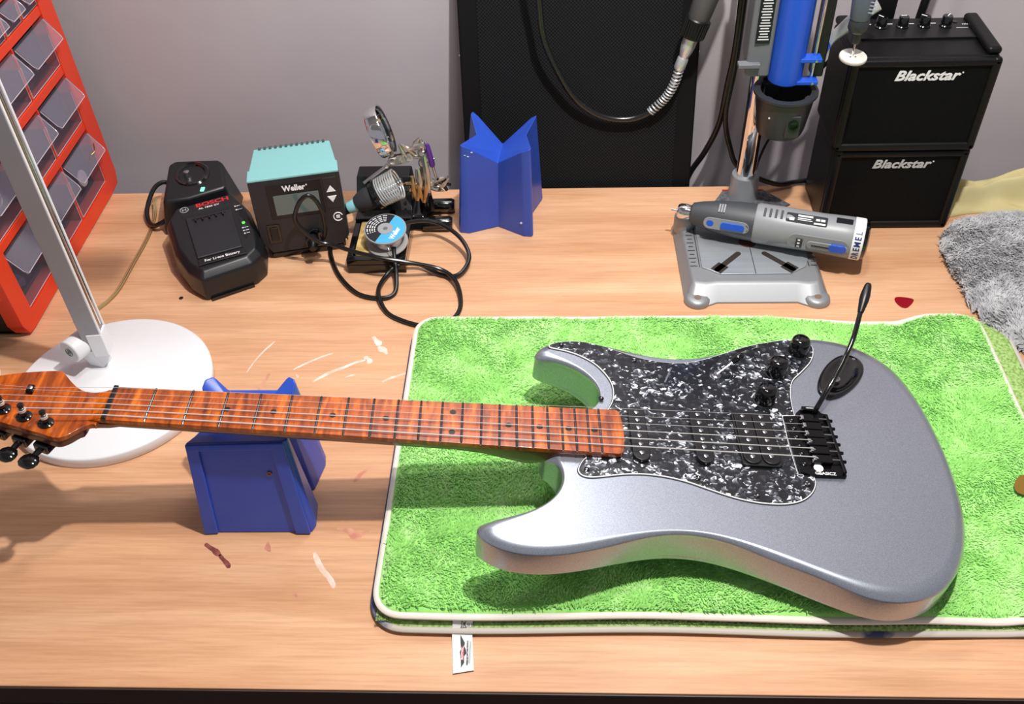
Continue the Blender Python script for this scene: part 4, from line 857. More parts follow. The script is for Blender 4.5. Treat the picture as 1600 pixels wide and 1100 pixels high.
for i in range(N*14+1):
    u = i/(N*14)*(len(L_)-1.001); k_ = int(u); p = L_[k_].lerp(L_[k_+1], u-k_); dd = (L_[k_+1]-L_[k_]).normalized(); a = dd.cross(V((0, 1, 0))).normalized(); b_ = dd.cross(a); an = 2*math.pi*i/14
    pts.append(p-fo_+(a*math.cos(an)+b_*math.sin(an))*5.6)
m.tube(pts, 1.15, 6); m.build('steel_spring', MATS['bright_spring_steel'], FS, label='shiny steel spring')
A = V(yp(160, 186))-fo_; B = V(yp(169, 219))-fo_; dd = (B-A); 
MB().lathe([(6.8, 0), (7.6, 2), (7.2, 16), (6, 18), (8.2, 26), (9.4, 34), (9.4, 50)], A, dd, 24).build('ferrule', MATS['bright_spring_steel'], FS)
MB().lathe([(6.0, 0), (6.0, 8)], A+dd.normalized()*18.5, dd, 20).build('green_band', mat('pale_green', (180, 214, 150), .4), FS)
m = MB(); c1_ = A+dd.normalized()*46; dn_ = dd.normalized(); m.lathe([(12, 0), (14.8, 2), (15.5, 26), (14, 28)], c1_, dd, 32)
a = dn_.cross(V((0, 1, 0))).normalized(); b_ = dn_.cross(a)
for k_ in range(26):
    an = 2*math.pi*k_/26; q = (a*math.cos(an)+b_*math.sin(an)); m.tube([c1_+dn_*3+q*15.2, c1_+dn_*25+q*15.9], 1.3, 6)
m.build('ribbed_collar', mblack, FS)
MB().lathe([(13, 26), (14.5, 28), (17, 90), (17, 140)], c1_, dd, 28).build('motor_end', mat('mid_grey_plastic', (92, 94, 96), .45), FS)

# ------------------------------------------------------------------ drill stand
alu = mat('cast_aluminium', (152, 154, 157), .46, .5, bump=(300, .08, .3)); alud = mat('machined_aluminium', (176, 180, 184), .38, .5, noise=(30, (164, 170, 176), 4, (.2, 4, 1)))
dkg = mat('charcoal_plastic', (46, 48, 50), .38); mdg = mat('grey_plastic', (112, 114, 118), .42); bl2 = mat('tool_blue', (34, 88, 205), .32)
DS = thing('drill_press_stand', 'rotary tool drill press with chrome column, blue carriage and silver base plate', 'drill stand', (250, 1000, 0))
do = V((250, 1000, 0))
def dv(l, z=None): return [V((p[0], p[1], p[2] if z is None else z))-do for p in l]
outl_b = [(158, 914), (164, 904), (182, 900), (199, 908), (298, 908), (314, 899), (332, 903), (339, 914), (338, 1050), (326, 1094), (292, 1122), (284, 1138), (232, 1138), (224, 1122), (205, 1098), (160, 1078), (156, 1060)]
outl_t = [(170, 936), (172, 930), (186, 928), (200, 930), (298, 930), (312, 928), (326, 930), (328, 938), (328, 1046), (318, 1086), (288, 1114), (280, 1130), (236, 1130), (228, 1114), (212, 1092), (168, 1072), (166, 1058)]
m = MB(); m.hexa(dv(outl_b, 0), dv(outl_t, 18)); m.build('base_plate', alu, DS, bevel=3.5, seg=3, limit=30)
pt = [(184, 958), (206, 944), (292, 944), (314, 958), (319, 972), (319, 1060), (300, 1088), (212, 1088), (184, 1060)]
m = MB(); m.hexa(dv(pt, 17.6), dv(pt, 20)); m.build('work_table', alud, DS, bevel=.6)
gro = mat('groove_dark', (52, 54, 58), .5)
MB().box(V((249.5, 978, 20.02))-do, (1.0, 68, .25)).build('table_groove', gro, DS)
for x, d_ in ((181.5, 1), (318.5, -1)):
    MB().box(V((x, 1010, 18.4))-do, (1, 100, .5)).build('table_groove', gro, DS)
    for k_ in range(12): MB().box(V((x-7*d_, 962+k_*8, 18.3))-do, (6 if k_ % 2 else 9, 1.2, .5)).build('ruler_mark', gro, DS)
slotm = mat('slot_shadow_wood', (40, 30, 24), .7)
for sgn in (-1, 1):
    ang = math.radians(50)*1; cx = 249.5
    R_ = Matrix.Rotation(math.radians(-38)*sgn*-1 if False else math.radians(47)*(-sgn), 3, 'Z')
    c = V((cx+sgn*32, 968, 20.05)); 
    q = MB(); q.prism(stadium(0, 0, 52, 7.5, 'x'), 0, .35); q.box((17*sgn, 0, .175), (17, 15, .35)); q.v = [R_ @ p+c-do for p in q.v]; q.build('clamp_slot', slotm, DS)
MB().lathe([(11, 0), (11, .5)], V((248, 1008, 20))-do, seg=28).build('centre_hole', mat('brown_insert', (86, 62, 56), .5), DS)
for x in (175, 322):
    MB().lathe([(16, 0), (16.5, 1.5), (15.5, 6), (12, 8.5), (6, 9)], V((x, 915, 0))-do, seg=28).build('corner_lug', alu, DS, angle=60)
    MB().lathe([(4.6, 0), (4.2, .5)], V((x, 912, 8.8))-do, seg=18).build('lug_hole', mat('screw_hole_tan', (120, 100, 84), .6) if x == 175 else MATS['screw_hole_tan'], DS)
MB().lathe([(14, 0), (15, 3), (15, 22), (13, 26), (8, 27)], V((172, 1052, 8))-do, seg=24).build('side_boss', alu, DS)
rub = mat('knurled_dark_grey', (62, 62, 66), .7, noise=(240, (98, 98, 102), 2)); redl = mat('red_line', (200, 60, 40), .5)
mt = [(212, 1092), (232, 1128), (286, 1128), (318, 1092), (300, 1078), (226, 1078)]
MB().hexa(dv(mt, 18.2), dv(mt, 19.6)).build('rubber_pad', rub, DS); 
for x in (237, 280): MB().box(V((x, 1127, 20))-do, (13, 2, 1)).build('red_edge', redl, DS)
CX, CY = 257, 1116
MB().lathe([(20, 0), (21.5, 2), (19.5, 10), (18.6, 34), (18, 36), (15, 36)], V((CX, CY, 17.5))-do, seg=36).build('column_socket', alu, DS, angle=50)
MB().lathe([(13, 0), (13, 520)], V((CX, CY, 50))-do, seg=40).build('column', mat('mirror_chrome', (235, 235, 238), .03, 1.), DS)
# carriage: grey clamp on the column and blue guide in front right
m = MB(); m.hexa(dv([(229, 1082, 214), (258, 1080, 214), (262, 1130, 228), (232, 1130, 228)]), dv([(229, 1082, 430), (258, 1080, 430), (262, 1130, 430), (232, 1130, 430)])); m.build('carriage_clamp', mdg, DS, bevel=4)
MB().box(V((232, 1080, 232))-do, (26, 12, 5)).build('clamp_tab', mdg, DS, bevel=.8)
m = MB(); m.box(V((244, 1079.6, 302))-do, (17, 1, 86)); m.build('warning_label', dkl, DS)
m = MB()
for k_ in range(22): m.box(V((244, 1078.9, 264+k_*3.4))-do, (13-(k_*7 % 5), .4, 1.2))
m.build('label_print', textw, DS)
prof = []
for k_ in range(13): a = math.pi*k_/12+math.pi; prof.append((279+21*math.cos(a), 1090+24*math.sin(a)))
prof += [(300, 1112), (258, 1112)]
m = MB(); m.hexa([V((x, y, 208+(6 if k_ in (0, 12) else 0)))-do for k_, (x, y) in enumerate(prof)], [V((x, y, 430))-do for x, y in prof]); m.build('carriage_guide', bl2, DS, bevel=2, seg=3, limit=60)
for z in (211, 240): 
    MB().box(V((303, 1078, z))-do, (26, 16, 5)).build('guide_bracket', bl2, DS, bevel=1)
    MB().lathe([(1.6, 0), (1.6, .8)], V((309, 1069.8, z))-do, (0, -1, 0), 10).build('bracket_pin', screwm, DS)
MB().box(V((293, 1082, 251))-do, (9, 10, 10)).build('guide_bracket', bl2, DS, bevel=2); MB().box(V((291, 1082, 219))-do, (9, 10, 9)).build('guide_bracket', bl2, DS, bevel=2)
MB().cyl(V((309, 1080, 206))-do, V((309, 1080, 440))-do, 2.4, 2.4, 14).build('guide_rod', chrome, DS)
MB().cyl(V((298, 1092, 262))-do, V((298, 1092, 440))-do, 4, 4, 14).build('guide_rod', chrome, DS)
MB().box(V((318, 1098, 330))-do, (14, 20, 240)).build('rear_rail', mblack, DS, bevel=2)
# tool ring
cu = V((281, 1078, 200))-do
m = MB(); m.lathe([(25, -54), (28, -56), (30, -50), (34, -20), (35.5, -6), (39, -3), (39, 0), (30.5, 0), (30, -4), (29, -30), (26, -50), (2, -51)], cu, (0, 0, 1), 48); m.build('tool_ring', dkg, DS, angle=40, label='charcoal cup-shaped tool ring')
for a in (40, 140, 220, 320): a = math.radians(a); MB().box(cu+V((29.5*math.cos(a), 29.5*math.sin(a), -2.2)), (8, 4, 3.4), Matrix.Rotation(a+math.pi/2, 3, 'Z')).build('ring_tab', dkg, DS, bevel=.8)
MB().box(cu+V((8, -31, -34)), (18, 6, 30)).build('ring_lug', dkg, DS, bevel=2); MB().lathe([(6.5, 0), (6.5, 2), (4.5, 2), (4, -1)], cu+V((8, -34, -30)), (0, -1, .05), 20).build('ring_socket', gblack, DS)
m = MB().lathe([(1.2, 0), (1.2, .6)], cu+V((-21, -26.8, -24)), (-.6, -.8, 0), 8); m.build('ring_dot', textw, DS)
MB().box(V((268, 1104, 186))-do, (22, 20, 28)).build('ring_bracket', dkg, DS, bevel=2)
# feed lever
m = MB(); m.tube([V(p)-do for p in cat_rom([(322, 1110, 228), (330, 1104, 250), (342, 1098, 268), (356, 1094, 285), (372, 1090, 300)], 6)], [7, 7.5, 7.5, 7, 6.5, 6.2, 6, 6, 6, 6.3, 6.6, 7, 7.4, 7.8, 8, 8, 8, 8, 8, 8, 8, 8, 8, 8, 8][:25], 12, flat=.6); m.build('feed_lever', mat('bright_cast_metal', (214, 214, 216), .35, .4), DS)
MB().lathe([(7, 0), (7, 10)], V((322, 1104, 246))-do, (0, -1, 0), 16).build('lever_pivot', bl2, DS)

# rotary tool lying on the base
p0 = V((151, 1046, 46)); p1 = V((388, 974.5, 47)); tx = (p1-p0).normalized(); tz = V((0, -.42, .91)); tz = (tz-tx*tz.dot(tx)).normalized(); ty = tz.cross(tx)
RT = thing('rotary_tool', 'grey rotary multitool with blue switches lying across the silver drill stand base', 'rotary tool', p0, frame=(tx, ty, tz))
Lt = (p1-p0).length
tgr = mat('tool_light_grey', (142, 144, 147), .4); tdk = mat('tool_dark_grey', (66, 68, 72), .5)
MB().lathe([(1.6, 0), (1.6, 14)], (0, 0, 0), (1, 0, 0), 14).build('collet', chrome, RT)
MB().lathe([(8, 9), (10, 12), (10.6, 20), (9.4, 26), (9.4, 28)], (0, 0, 0), (1, 0, 0), 28).build('collet_nut', chrome, RT)
MB().lathe([(9, 25), (13.5, 28), (17, 40), (21, 62), (23.6, 86), (24.4, 108), (24.4, 112)], (0, 0, 0), (1, 0, 0), 40).build('nose_grip', tdk, RT, angle=40)
MB().lathe([(24.2, 108), (25.6, 112), (25.8, 150), (25.0, 190), (26.0, 215), (26.2, 228), (24.8, 234)], (0, 0, 0), (1, 0, 0), 44).build('tool_body', tgr, RT, angle=40)
MB().lathe([(26.3, 229), (26.6, 230), (26.3, 241), (25.5, 242)], (0, 0, 0), (1, 0, 0), 44).build('logo_band', textw, RT)
MB().lathe([(25.2, 240), (25.6, 241), (24.2, 246), (20, 248)], (0, 0, 0), (1, 0, 0), 44).build('end_cap', gblack, RT)
def surf(x, a, r_): return V((x, -r_*math.sin(a), r_*math.cos(a)))  # a: angle from top toward viewer
def patch(name, m_, x0, x1, a0, a1, r0, r1, par=RT, n1=10, n2=8, rnd=True, bev=.5, label=None):
    """rounded patch hugging the barrel between radii"""
    am = (a0+a1)/2; ha = (a1-a0)/2; xm = (x0+x1)/2; hx = (x1-x0)/2; rr = 26
    pts = []; hw = ha*rr; ro = min(hx, hw)*(.98 if rnd else .25)
    pl = rrect(0, 0, 2*hx, 2*hw, ro, 5)
    bot = [surf(xm+p[0], am+p[1]/rr, r0) for p in pl]; tp_ = [surf(xm+p[0], am+p[1]/rr, r1) for p in pl]; k_ = len(pl)
    m = MB(); ct = surf(xm, am, r1); vs = bot+tp_+[surf(xm-hx+ro if rnd else xm, am, r1)+V((0, 0, 0)), surf(xm+hx-ro if rnd else xm, am, r1)]
    fs = [(i, (i+1) % k_, k_+(i+1) % k_, k_+i) for i in range(k_)]+[tuple(k_+i for i in range(k_))]
    m.add(vs[:2*k_], fs); return m.build(name, m_, par, bevel=bev, seg=2, label=label)
patch('switch_surround', tgr, 46, 104, .62, 1.28, 18, 24.4); patch('power_switch', bl2, 68, 98, .78, 1.14, 20, 26.2, label='blue slide switch'); patch('shaft_lock', bl2, 50, 59, .76, 1.14, 16, 24.0, label='blue lock button')
patch('speed_surround', tgr, 152, 228, .75, 1.6, 22, 27.0); patch('speed_track', tgr, 176, 226, 1.0, 1.42, 24, 27.8, bev=.8); patch('speed_slider', bl2, 203, 224, .98, 1.34, 25, 29.6, label='blue speed slider'); patch('slider_slot', dkl, 182, 204, 1.18, 1.23, 26, 28.2, bev=0)
patch('indicator_plate', gro, 163, 171, .95, 1.45, 25, 27.6, rnd=False)
for a in (1.02, 1.2, 1.38): patch('indicator_mark', textw, 165, 168, a-.03, a+.03, 26, 27.9, rnd=False, bev=0)
patch('rating_label', dkl, 146, 196, -.30, .22, 24.6, 26.4, rnd=False, bev=.1)
for (x0, x1, a0, a1) in ((150, 156, .0, .14), (160, 178, -.22, -.12), (160, 176, -.05, .0), (160, 178, .05, .08), (182, 187, -.12, 0), (188, 193, -.12, 0), (180, 194, .1, .18)): patch('label_print', textw, x0, x1, a0, a1, 25.6, 26.6, rnd=False, bev=0)
for i in range(4): patch('vent_slot', tdk, 118+i*7, 121+i*7, -.35, .15, 24.5, 26.6, rnd=False, bev=.2)
for i in range(3): patch('vent_slot', tgr, 62+i*3.2, 64+i*3.2, -.3, .25, 18, 22.8+i*.3, rnd=False, bev=.2)
patch('rear_vent', dkl, 206, 226, -.45, -.1, 24.6, 26.6, rnd=False, bev=.2)
navy = mat('navy_print', (40, 50, 110), .4)
tl = V((235.5, -26.7*math.sin(1.0), 26.7*math.cos(1.0)))
for i, chh in enumerate('DREMEL'):
    a = 1.60-i*.265; q = surf(235.6, a, 26.75); text('brand_letter', chh, 10.5, navy, RT, q, V((0, math.cos(a), math.sin(a)))*1, (-1, 0, 0), bold=.03, sx=.82)

# rotary handpiece with felt wheel hanging at the top
HP = thing('rotary_handpiece', 'grey handpiece with a white felt disc hanging in front of the upper amplifier', 'handpiece', (334, 1020, 272))
hpo = V((338, 1020, 272)); gp = mat('slate_grey_plastic', (92, 104, 116), .42); felt = mat('white_felt', (206, 202, 190), .95, bump=(300, .3, 1))
hd = unit((-.0, .0, 1)); 
MB().lathe([(5, 0), (14.8, .1), (15.3, .8), (15.3, 3.4), (14.8, 4), (2, 4)], (0, 0, -4), (.03, -.10, 1), 40).build('felt_disc', felt, HP, angle=50)
MB().lathe([(1.3, 0), (1.3, 18)], (-1.0, 0, -1), hd, 10).build('mandrel', chrome, HP)
for x in (-4, 1.6): MB().lathe([(.9, 0), (.9, .2)], (x, -3.4, .2), seg=8).build('disc_hole', gblack, HP)
MB().lathe([(4, 0), (5, 1), (5.6, 8), (6, 12)], (-1, 0, 15), hd, 20).build('collet', dkg, HP)
MB().lathe([(6, 0), (9.5, 2), (11.4, 6), (10.8, 14), (9.6, 16)], (-1.5, 0, 27), hd, 28).build('nose_cone', dkg, HP, angle=50)
MB().lathe([(9.8, 0), (10.8, 2), (12.8, 30), (14, 90), (14, 190)], (-2, 0, 43), hd, 32).build('handle', gp, HP, angle=50)
m = MB()
for k_ in range(4): m.box((4.5, -10.4-.25*k_, 54+k_*4), (8, .8, 1.2), Matrix.Rotation(.2, 3, 'Y'))
m.build('grip_marks', mat('light_grey_print', (150, 158, 168), .5), HP)

# ------------------------------------------------------------------ amplifiers
tol = mat('black_vinyl', (10, 10, 11), .42, bump=(700, .35, .5), spec=.28); grl = mat('grille_cloth', (7, 9, 9), .75, bump=(900, .4, .5), spec=.15)
def amp(name, label, cat, x0, x1, y0, z0, z1, logo_x, logo_sz, dull=False, knobs=False, depth=102):
    o0 = V(((x0+x1)/2, y0+depth/2, z0)); A = thing(name, label, cat, o0); w_ = x1-x0; h_ = z1-z0
    # shell: front frame as ring, slightly proud of the grille
    m = MB(); d2 = depth/2
    m.box((0, 4, h_/2), (w_, depth-8, h_)); m.build('cabinet', tol, A, bevel=5, seg=4)
    fr = 11 if not knobs else 11
    for (cx, cz, sx, sz) in ((-w_/2+fr/2, h_/2, fr, h_), (w_/2-fr/2, h_/2, fr, h_), (0, fr/2, w_, fr), (0, h_-(9 if knobs else fr)/2-1, w_, 10)):
        MB().box((cx, -d2+5, cz), (sx, 10, sz)).build('front_frame', tol, A, bevel=4, seg=3)
    MB().box((0, -d2+4.2, h_/2), (w_-2*fr+3, 2, h_-2*fr+3)).build('grille', grl, A)
    for sx in (-1, 1):
        for zz in (0, h_): MB().lathe([(3.5, 0), (4, 1), (4, 7), (3, 8)], (sx*(w_/2-6), -d2+9, (7 if zz == 0 else h_-7)), (0, -1, 0), 12).build('corner_piece', mblack, A)
    text('brand_lettering', 'Blackstar', logo_sz, mat('dull_white_print', (190, 190, 190), .45) if dull else textw, A, (logo_x, -d2+2.6, h_-fr-11), (1, 0, 0), (0, 0, 1), shear=.28, bold=.024, sx=1.15, thick=.8)
    MB().lathe([(1.0, 0), (1.0, .6)], (logo_x+logo_sz*2.35, -d2+2.6, h_-fr-7), (0, -1, 0), 8).build('trademark_dot', textw, A)
    return A, w_, h_, d2
amp('speaker_cabinet', 'black extension speaker cabinet standing on the desk underneath the upper amplifier', 'speaker cabinet', 353, 521, 1061, 0, 121.5, 2, 17.0, True)
A, w_, h_, d2 = amp('guitar_amplifier', 'small black guitar amplifier with a row of knobs stacked on top of the speaker cabinet', 'amplifier', 347, 521, 1057, 122.3, 246, 4, 17.6, False, True)
for x in (-w_/2+9, w_/2-9): MB().box((x, 6, h_+4), (17, depth_ if False else 96, 10)).build('end_cheek', tol, A, bevel=4.5, seg=4)
MB().box((0, 26, h_+1.2), (w_-34, 52, 3)).build('control_panel', mblack, A, bevel=.6)
for i, x in enumerate((-36, -10, 16, 42)):
    kb = MB().lathe([(7.6, 0), (7.6, 1.5), (6.6, 2.5), (6.0, 12), (5.4, 13)], (x, 30, h_+2.6), seg=24).build('control_knob', gblack, A, angle=40)
    an = (2.2, 1.6, 2.4, .9)[i]; MB().box((x+2.5*math.cos(an), 30+2.5*math.sin(an), h_+15.7), (7, 1.1, .5), Matrix.Rotation(an if i != 1 else 0, 3, 'Z')).build('pointer_line', textw, kb)
    MB().box((x-13, 37, h_+2.9), (6, 1.2, .3)).build('panel_print', textw, A)
text('panel_lettering', 'MP3', 4, textw, A, (66, 33, h_+2.9), (1, 0, 0), (0, 1, 0)); MB().box((60, 24, h_+2.9), (14, .6, .3)).build('panel_print', textw, A)
MB().lathe([(3, 0), (3, 1)], (56, 40, h_+2.6), seg=14).build('input_socket', gblack, A)

# ------------------------------------------------------------------ cables behind the drill stand
def cable(name, label, pts, r_, m_=cabm, n=8):
    P = cat_rom(pts, n); o = P[0].copy(); e = thing(name, label, 'cable', o) if False else None
    ob = MB().tube([p-o for p in P], r_, 10).build(name, m_); ob.location = o*.001; return tag(ob, label, 'cable')
cable('power_cable', 'thick black cable hanging down the wall right of the mesh panel', [(240, 1225, 420), (240, 1222, 290), (241, 1220, 190), (237, 1222, 125), (233, 1224, 68), (218, 1224, 22), (200, 1224, -14), (192, 1226, -50), (188, 1226, -79)], 4.2)
cable('power_cable', 'black cable curving from the blue carriage behind the chrome column toward the amplifiers', [(234, 1168, 360), (233, 1163, 200), (228, 1160, 118), (240, 1156, 68), (252, 1150, 44), (280, 1148, 26), (312, 1156, 9), (336, 1164, 6), (362, 1170, 6), (400, 1172, 4)], 3.6)
pc_ = thing('power_plug', 'black inline plug hanging below the tool ring', 'plug', (300, 1170, 97))
m = MB(); m.hexa([V(p) for p in [(-11, -6, -20), (3, -6, -20), (3, 6, -20), (-11, 6, -20)]], [V(p) for p in [(-4, -8, 14), (14, -8, 14), (14, 8, 14), (-4, 8, 14)]]); m.build('plug_body', mblack, pc_, bevel=2)
MB().tube(cat_rom([(-4, 0, -18), (-10, 0, -34), (-16, -4, -52), (-22, -14, -66), (-36, -30, -80), (-46, -40, -92)], 6), 1.8, 8).build('cord', cabm, pc_); MB().tube(cat_rom([(6, 0, 12), (18, 8, 34), (34, 14, 52), (60, 20, 82), (80, 24, 110)], 6), 2.6, 8).build('cord', cabm, pc_)
o = MB().box((0, 0, 0), (30, 22, 330)).build('wall_post', mblack, bevel=3); o.location = (.412, 1.19, .40); tag(o, 'black upright post behind the left knobs of the upper amplifier', 'post')
# post stands behind the amplifier on the desk
cable('instrument_cable', 'black cable rising behind the third knob of the upper amplifier', [(446, 1176, 0), (452, 1182, 120), (462, 1186, 250), (470, 1190, 330), (480, 1195, 430)], 5.5)

# ------------------------------------------------------------------ towels
nutw = nutP; 
def body_bottom(x, y):
    q = nutw+gz_.normalized()*BBOT; nz_ = gz_.normalized()
    return q.z-(nz_.x*(x-q.x)+nz_.y*(y-q.y))/nz_.z
bpoly = np.array(body_poly); bw = np.array([list(nutP+ge*float(p[0])+gn*float(p[1])+gz_*(-50)) for p in bpoly])[:, :2]
def inside(px, py, poly):
    r_ = np.zeros(px.shape, bool); n = len(poly); j = n-1
    for i in range(n):
        xi, yi = poly[i]; xj, yj = poly[j]
        with np.errstate(divide='ignore', invalid='ignore'):
            c = ((yi > py) != (yj > py)) & (px < (xj-xi)*(py-yi)/(yj-yi+1e-12)+xi)
        r_ ^= c; j = i
    return r_
def hnoise(x, y, s, k=0):
    return (np.sin(x/s*1.3+y/s*.7+k)+np.sin(y/s*1.7-x/s*.4+k*2.1)+np.sin((x+y)/s*.9+k*3.3)+np.sin(x/s*.5-y/s*1.1+k*1.7))/4
TX0, TX1, TY0, TY1 = -168, 494, 463, 866
nzv_ = gz_.normalized(); qv = nutP+nzv_*BBOT
def bodyz(x, y): return qv.z-(nzv_.x*(x-qv.x)+nzv_.y*(y-qv.y))/nzv_.z
def ttop(x, y):
    base = 21+2.2*hnoise(x, y, 60)+1.0*hnoise(x, y, 23, 2)
    bzv = bodyz(np.minimum(x, 388), y)-1.2
    bl_ = np.clip((x-392)/50, 0, 1); bl_ = bl_*bl_*(3-2*bl_)
    dy = np.clip((np.abs(y-605)-185)/30, 0, 1); f_ = np.maximum(bl_, dy*0)
    lim = bzv+(base-bzv)*f_
    return np.minimum(base, np.maximum(lim, 6))
greenm = mat('green_microfibre', (122, 214, 84), .9, sheen=.3); whb = mat('white_satin_binding', (226, 218, 206), .55, bump=(120, .3, 1)); gyb = mat('stained_grey_binding', (190, 182, 172), .6)
nt, b = nodes(greenm)
gcol = ramp(nt, noise_n(nt, 22, 5, (1, 1, 1), .65, dist=.8), [(.3, (134, 204, 96)), (.5, (158, 222, 118)), (.72, (196, 240, 160))]); nt.links.new(gcol, b.inputs['Base Color'])
green2 = mat('green_terry', (128, 172, 78), .9); nt, b = nodes(green2); gcol = ramp(nt, noise_n(nt, 300, 3), [(.35, (112, 150, 66)), (.6, (168, 200, 122))]); nt.links.new(gcol, b.inputs['Base Color'])
nt, b = nodes(gyb)
# blue dye stains on the lower towel's binding: a patch at the left corner, one blot on the front edge
tc = nt.nodes.new('ShaderNodeTexCoord'); sx3 = nt.nodes.new('ShaderNodeSeparateXYZ'); nt.links.new(tc.outputs['Object'], sx3.inputs[0])
def mth(op, a, b_=None):
    q = nt.nodes.new('ShaderNodeMath'); q.operation = op
    for i, x in enumerate((a, b_)):
        if x is None: continue
        if isinstance(x, (int, float)): q.inputs[i].default_value = x
        else: nt.links.new(x, q.inputs[i])
    return q.outputs[0]
nn1 = noise_n(nt, 60, 3)
g1 = mth('SUBTRACT', mth('ADD', -.352, mth('MULTIPLY', nn1, .05)), sx3.outputs[0])   # x left of about -.13
g1 = mth('MULTIPLY', g1, 55.)
dxs = mth('SUBTRACT', sx3.outputs[0], .105); g2 = mth('SUBTRACT', .012, mth('ABSOLUTE', dxs)); g2 = mth('MULTIPLY', mth('ADD', g2, mth('MULTIPLY', mth('SUBTRACT', nn1, .5), .05)), 90.)
fac = nt.nodes.new('ShaderNodeClamp'); nt.links.new(mth('MAXIMUM', g1, g2), fac.inputs[0])
nt.links.new(mixc(nt, fac.outputs[0], lin((190, 182, 172)), lin((62, 74, 112))), b.inputs['Base Color'])

def towel(name, label, x0, x1, y0, y1, topf, botf, fabm, bindm, cr=26, bind=3.4, wavy=1.5):
    T = thing(name, label, 'towel', ((x0+x1)/2, (y0+y1)/2, 0)); o0 = V(((x0+x1)/2, (y0+y1)/2, 0))
    nx, ny = 136, 84; xs = np.linspace(x0, x1, nx); ys = np.linspace(y0, y1, ny)
    X, Y = np.meshgrid(xs, ys)
    # pull the corners round
    def rnd(X, Y):
        X = X.copy(); Y = Y.copy()
        for cx, cy, sx, sy in ((x0+cr, y0+cr, -1, -1), (x1-cr, y0+cr, 1, -1), (x0+cr, y1-cr, -1, 1), (x1-cr, y1-cr, 1, 1)):
            dx = (X-cx)*sx; dy = (Y-cy)*sy; msk = (dx > 0) & (dy > 0); mxv = np.maximum(dx, dy)/cr; d = np.hypot(dx, dy)+1e-9
            f_ = np.where(msk, np.maximum(dx, dy)/d, 1); X = np.where(msk, cx+dx*f_*sx, X); Y = np.where(msk, cy+dy*f_*sy, Y)
        return X, Y
    X, Y = rnd(X, Y)
    ed = np.minimum(np.minimum(np.arange(nx)[None, :], nx-1-np.arange(nx)[None, :])*1.0*np.ones((ny, 1)), np.minimum(np.arange(ny)[:, None], ny-1-np.arange(ny)[:, None])*1.0*np.ones((1, nx)))
    wv = wavy*np.sin(X/55.)*np.clip((Y < (y0+y1)/2)*1., 0, 1)*np.clip(1-(Y-y0)/60, 0, 1)
    Y = Y+wv
    Zt = topf(X, Y); Zb = botf(X, Y); mid = (Zt+Zb)/2; u = np.clip(ed/3, 0, 1); Zt = mid+(Zt-mid)*np.sqrt(u*.9+.1); Zb = mid+(Zb-mid)*np.sqrt(u*.9+.1)
    n_ = nx*ny
    vs = np.concatenate([np.stack([X, Y, Zt], -1).reshape(-1, 3), np.stack([X, Y, Zb], -1).reshape(-1, 3)])-np.array(list(o0))
    fs = []
    for j in range(ny-1):
        for i in range(nx-1):
            a = j*nx+i; fs.append((a, a+1, a+nx+1, a+nx)); fs.append((n_+a, n_+a+nx, n_+a+nx+1, n_+a+1))
    bd = [i for i in range(nx)]+[j*nx+nx-1 for j in range(1, ny)]+[(ny-1)*nx+i for i in range(nx-2, -1, -1)]+[j*nx for j in range(ny-2, 0, -1)]
    for k_ in range(len(bd)): a, b_ = bd[k_], bd[(k_+1) % len(bd)]; fs.append((b_, a, n_+a, n_+b_))
    m = MB(); m.add([tuple(v) for v in vs], fs); m.build('towel_cloth', fabm, T, angle=80)
    ring = [V(((vs[a][0]), vs[a][1], (vs[a][2]+vs[n_+a][2])/2)) for a in bd]
    ring = [(ring[i-1]+ring[i]+ring[(i+1) % len(ring)])/3 for i in range(len(ring))]
    MB().tube(ring, bind, 10, closed=True, flat=.75, upd=(0, 0, 1)).build('binding', bindm, T)
    return T, o0, (x0, x1, y0, y1, cr)
ltop = lambda x, y: ttop(x, y)*.46
T2, o2, _ = towel('microfibre_towel', 'lower green towel with blue-stained grey binding directly on the desk', -172, 528, 455, 866, lambda x, y: ltop(x, y)-.4, lambda x, y: x*0+.8, green2, gyb, 30, 3.3)
T1, o1, _ = towel('microfibre_towel', 'upper fluffy green towel with white binding under the guitar', TX0, TX1, TY0, TY1, ttop, lambda x, y: ltop(x, y)+.4, greenm, whb, 24, 3.8)
for o_, y_, x_ in ():
    pass
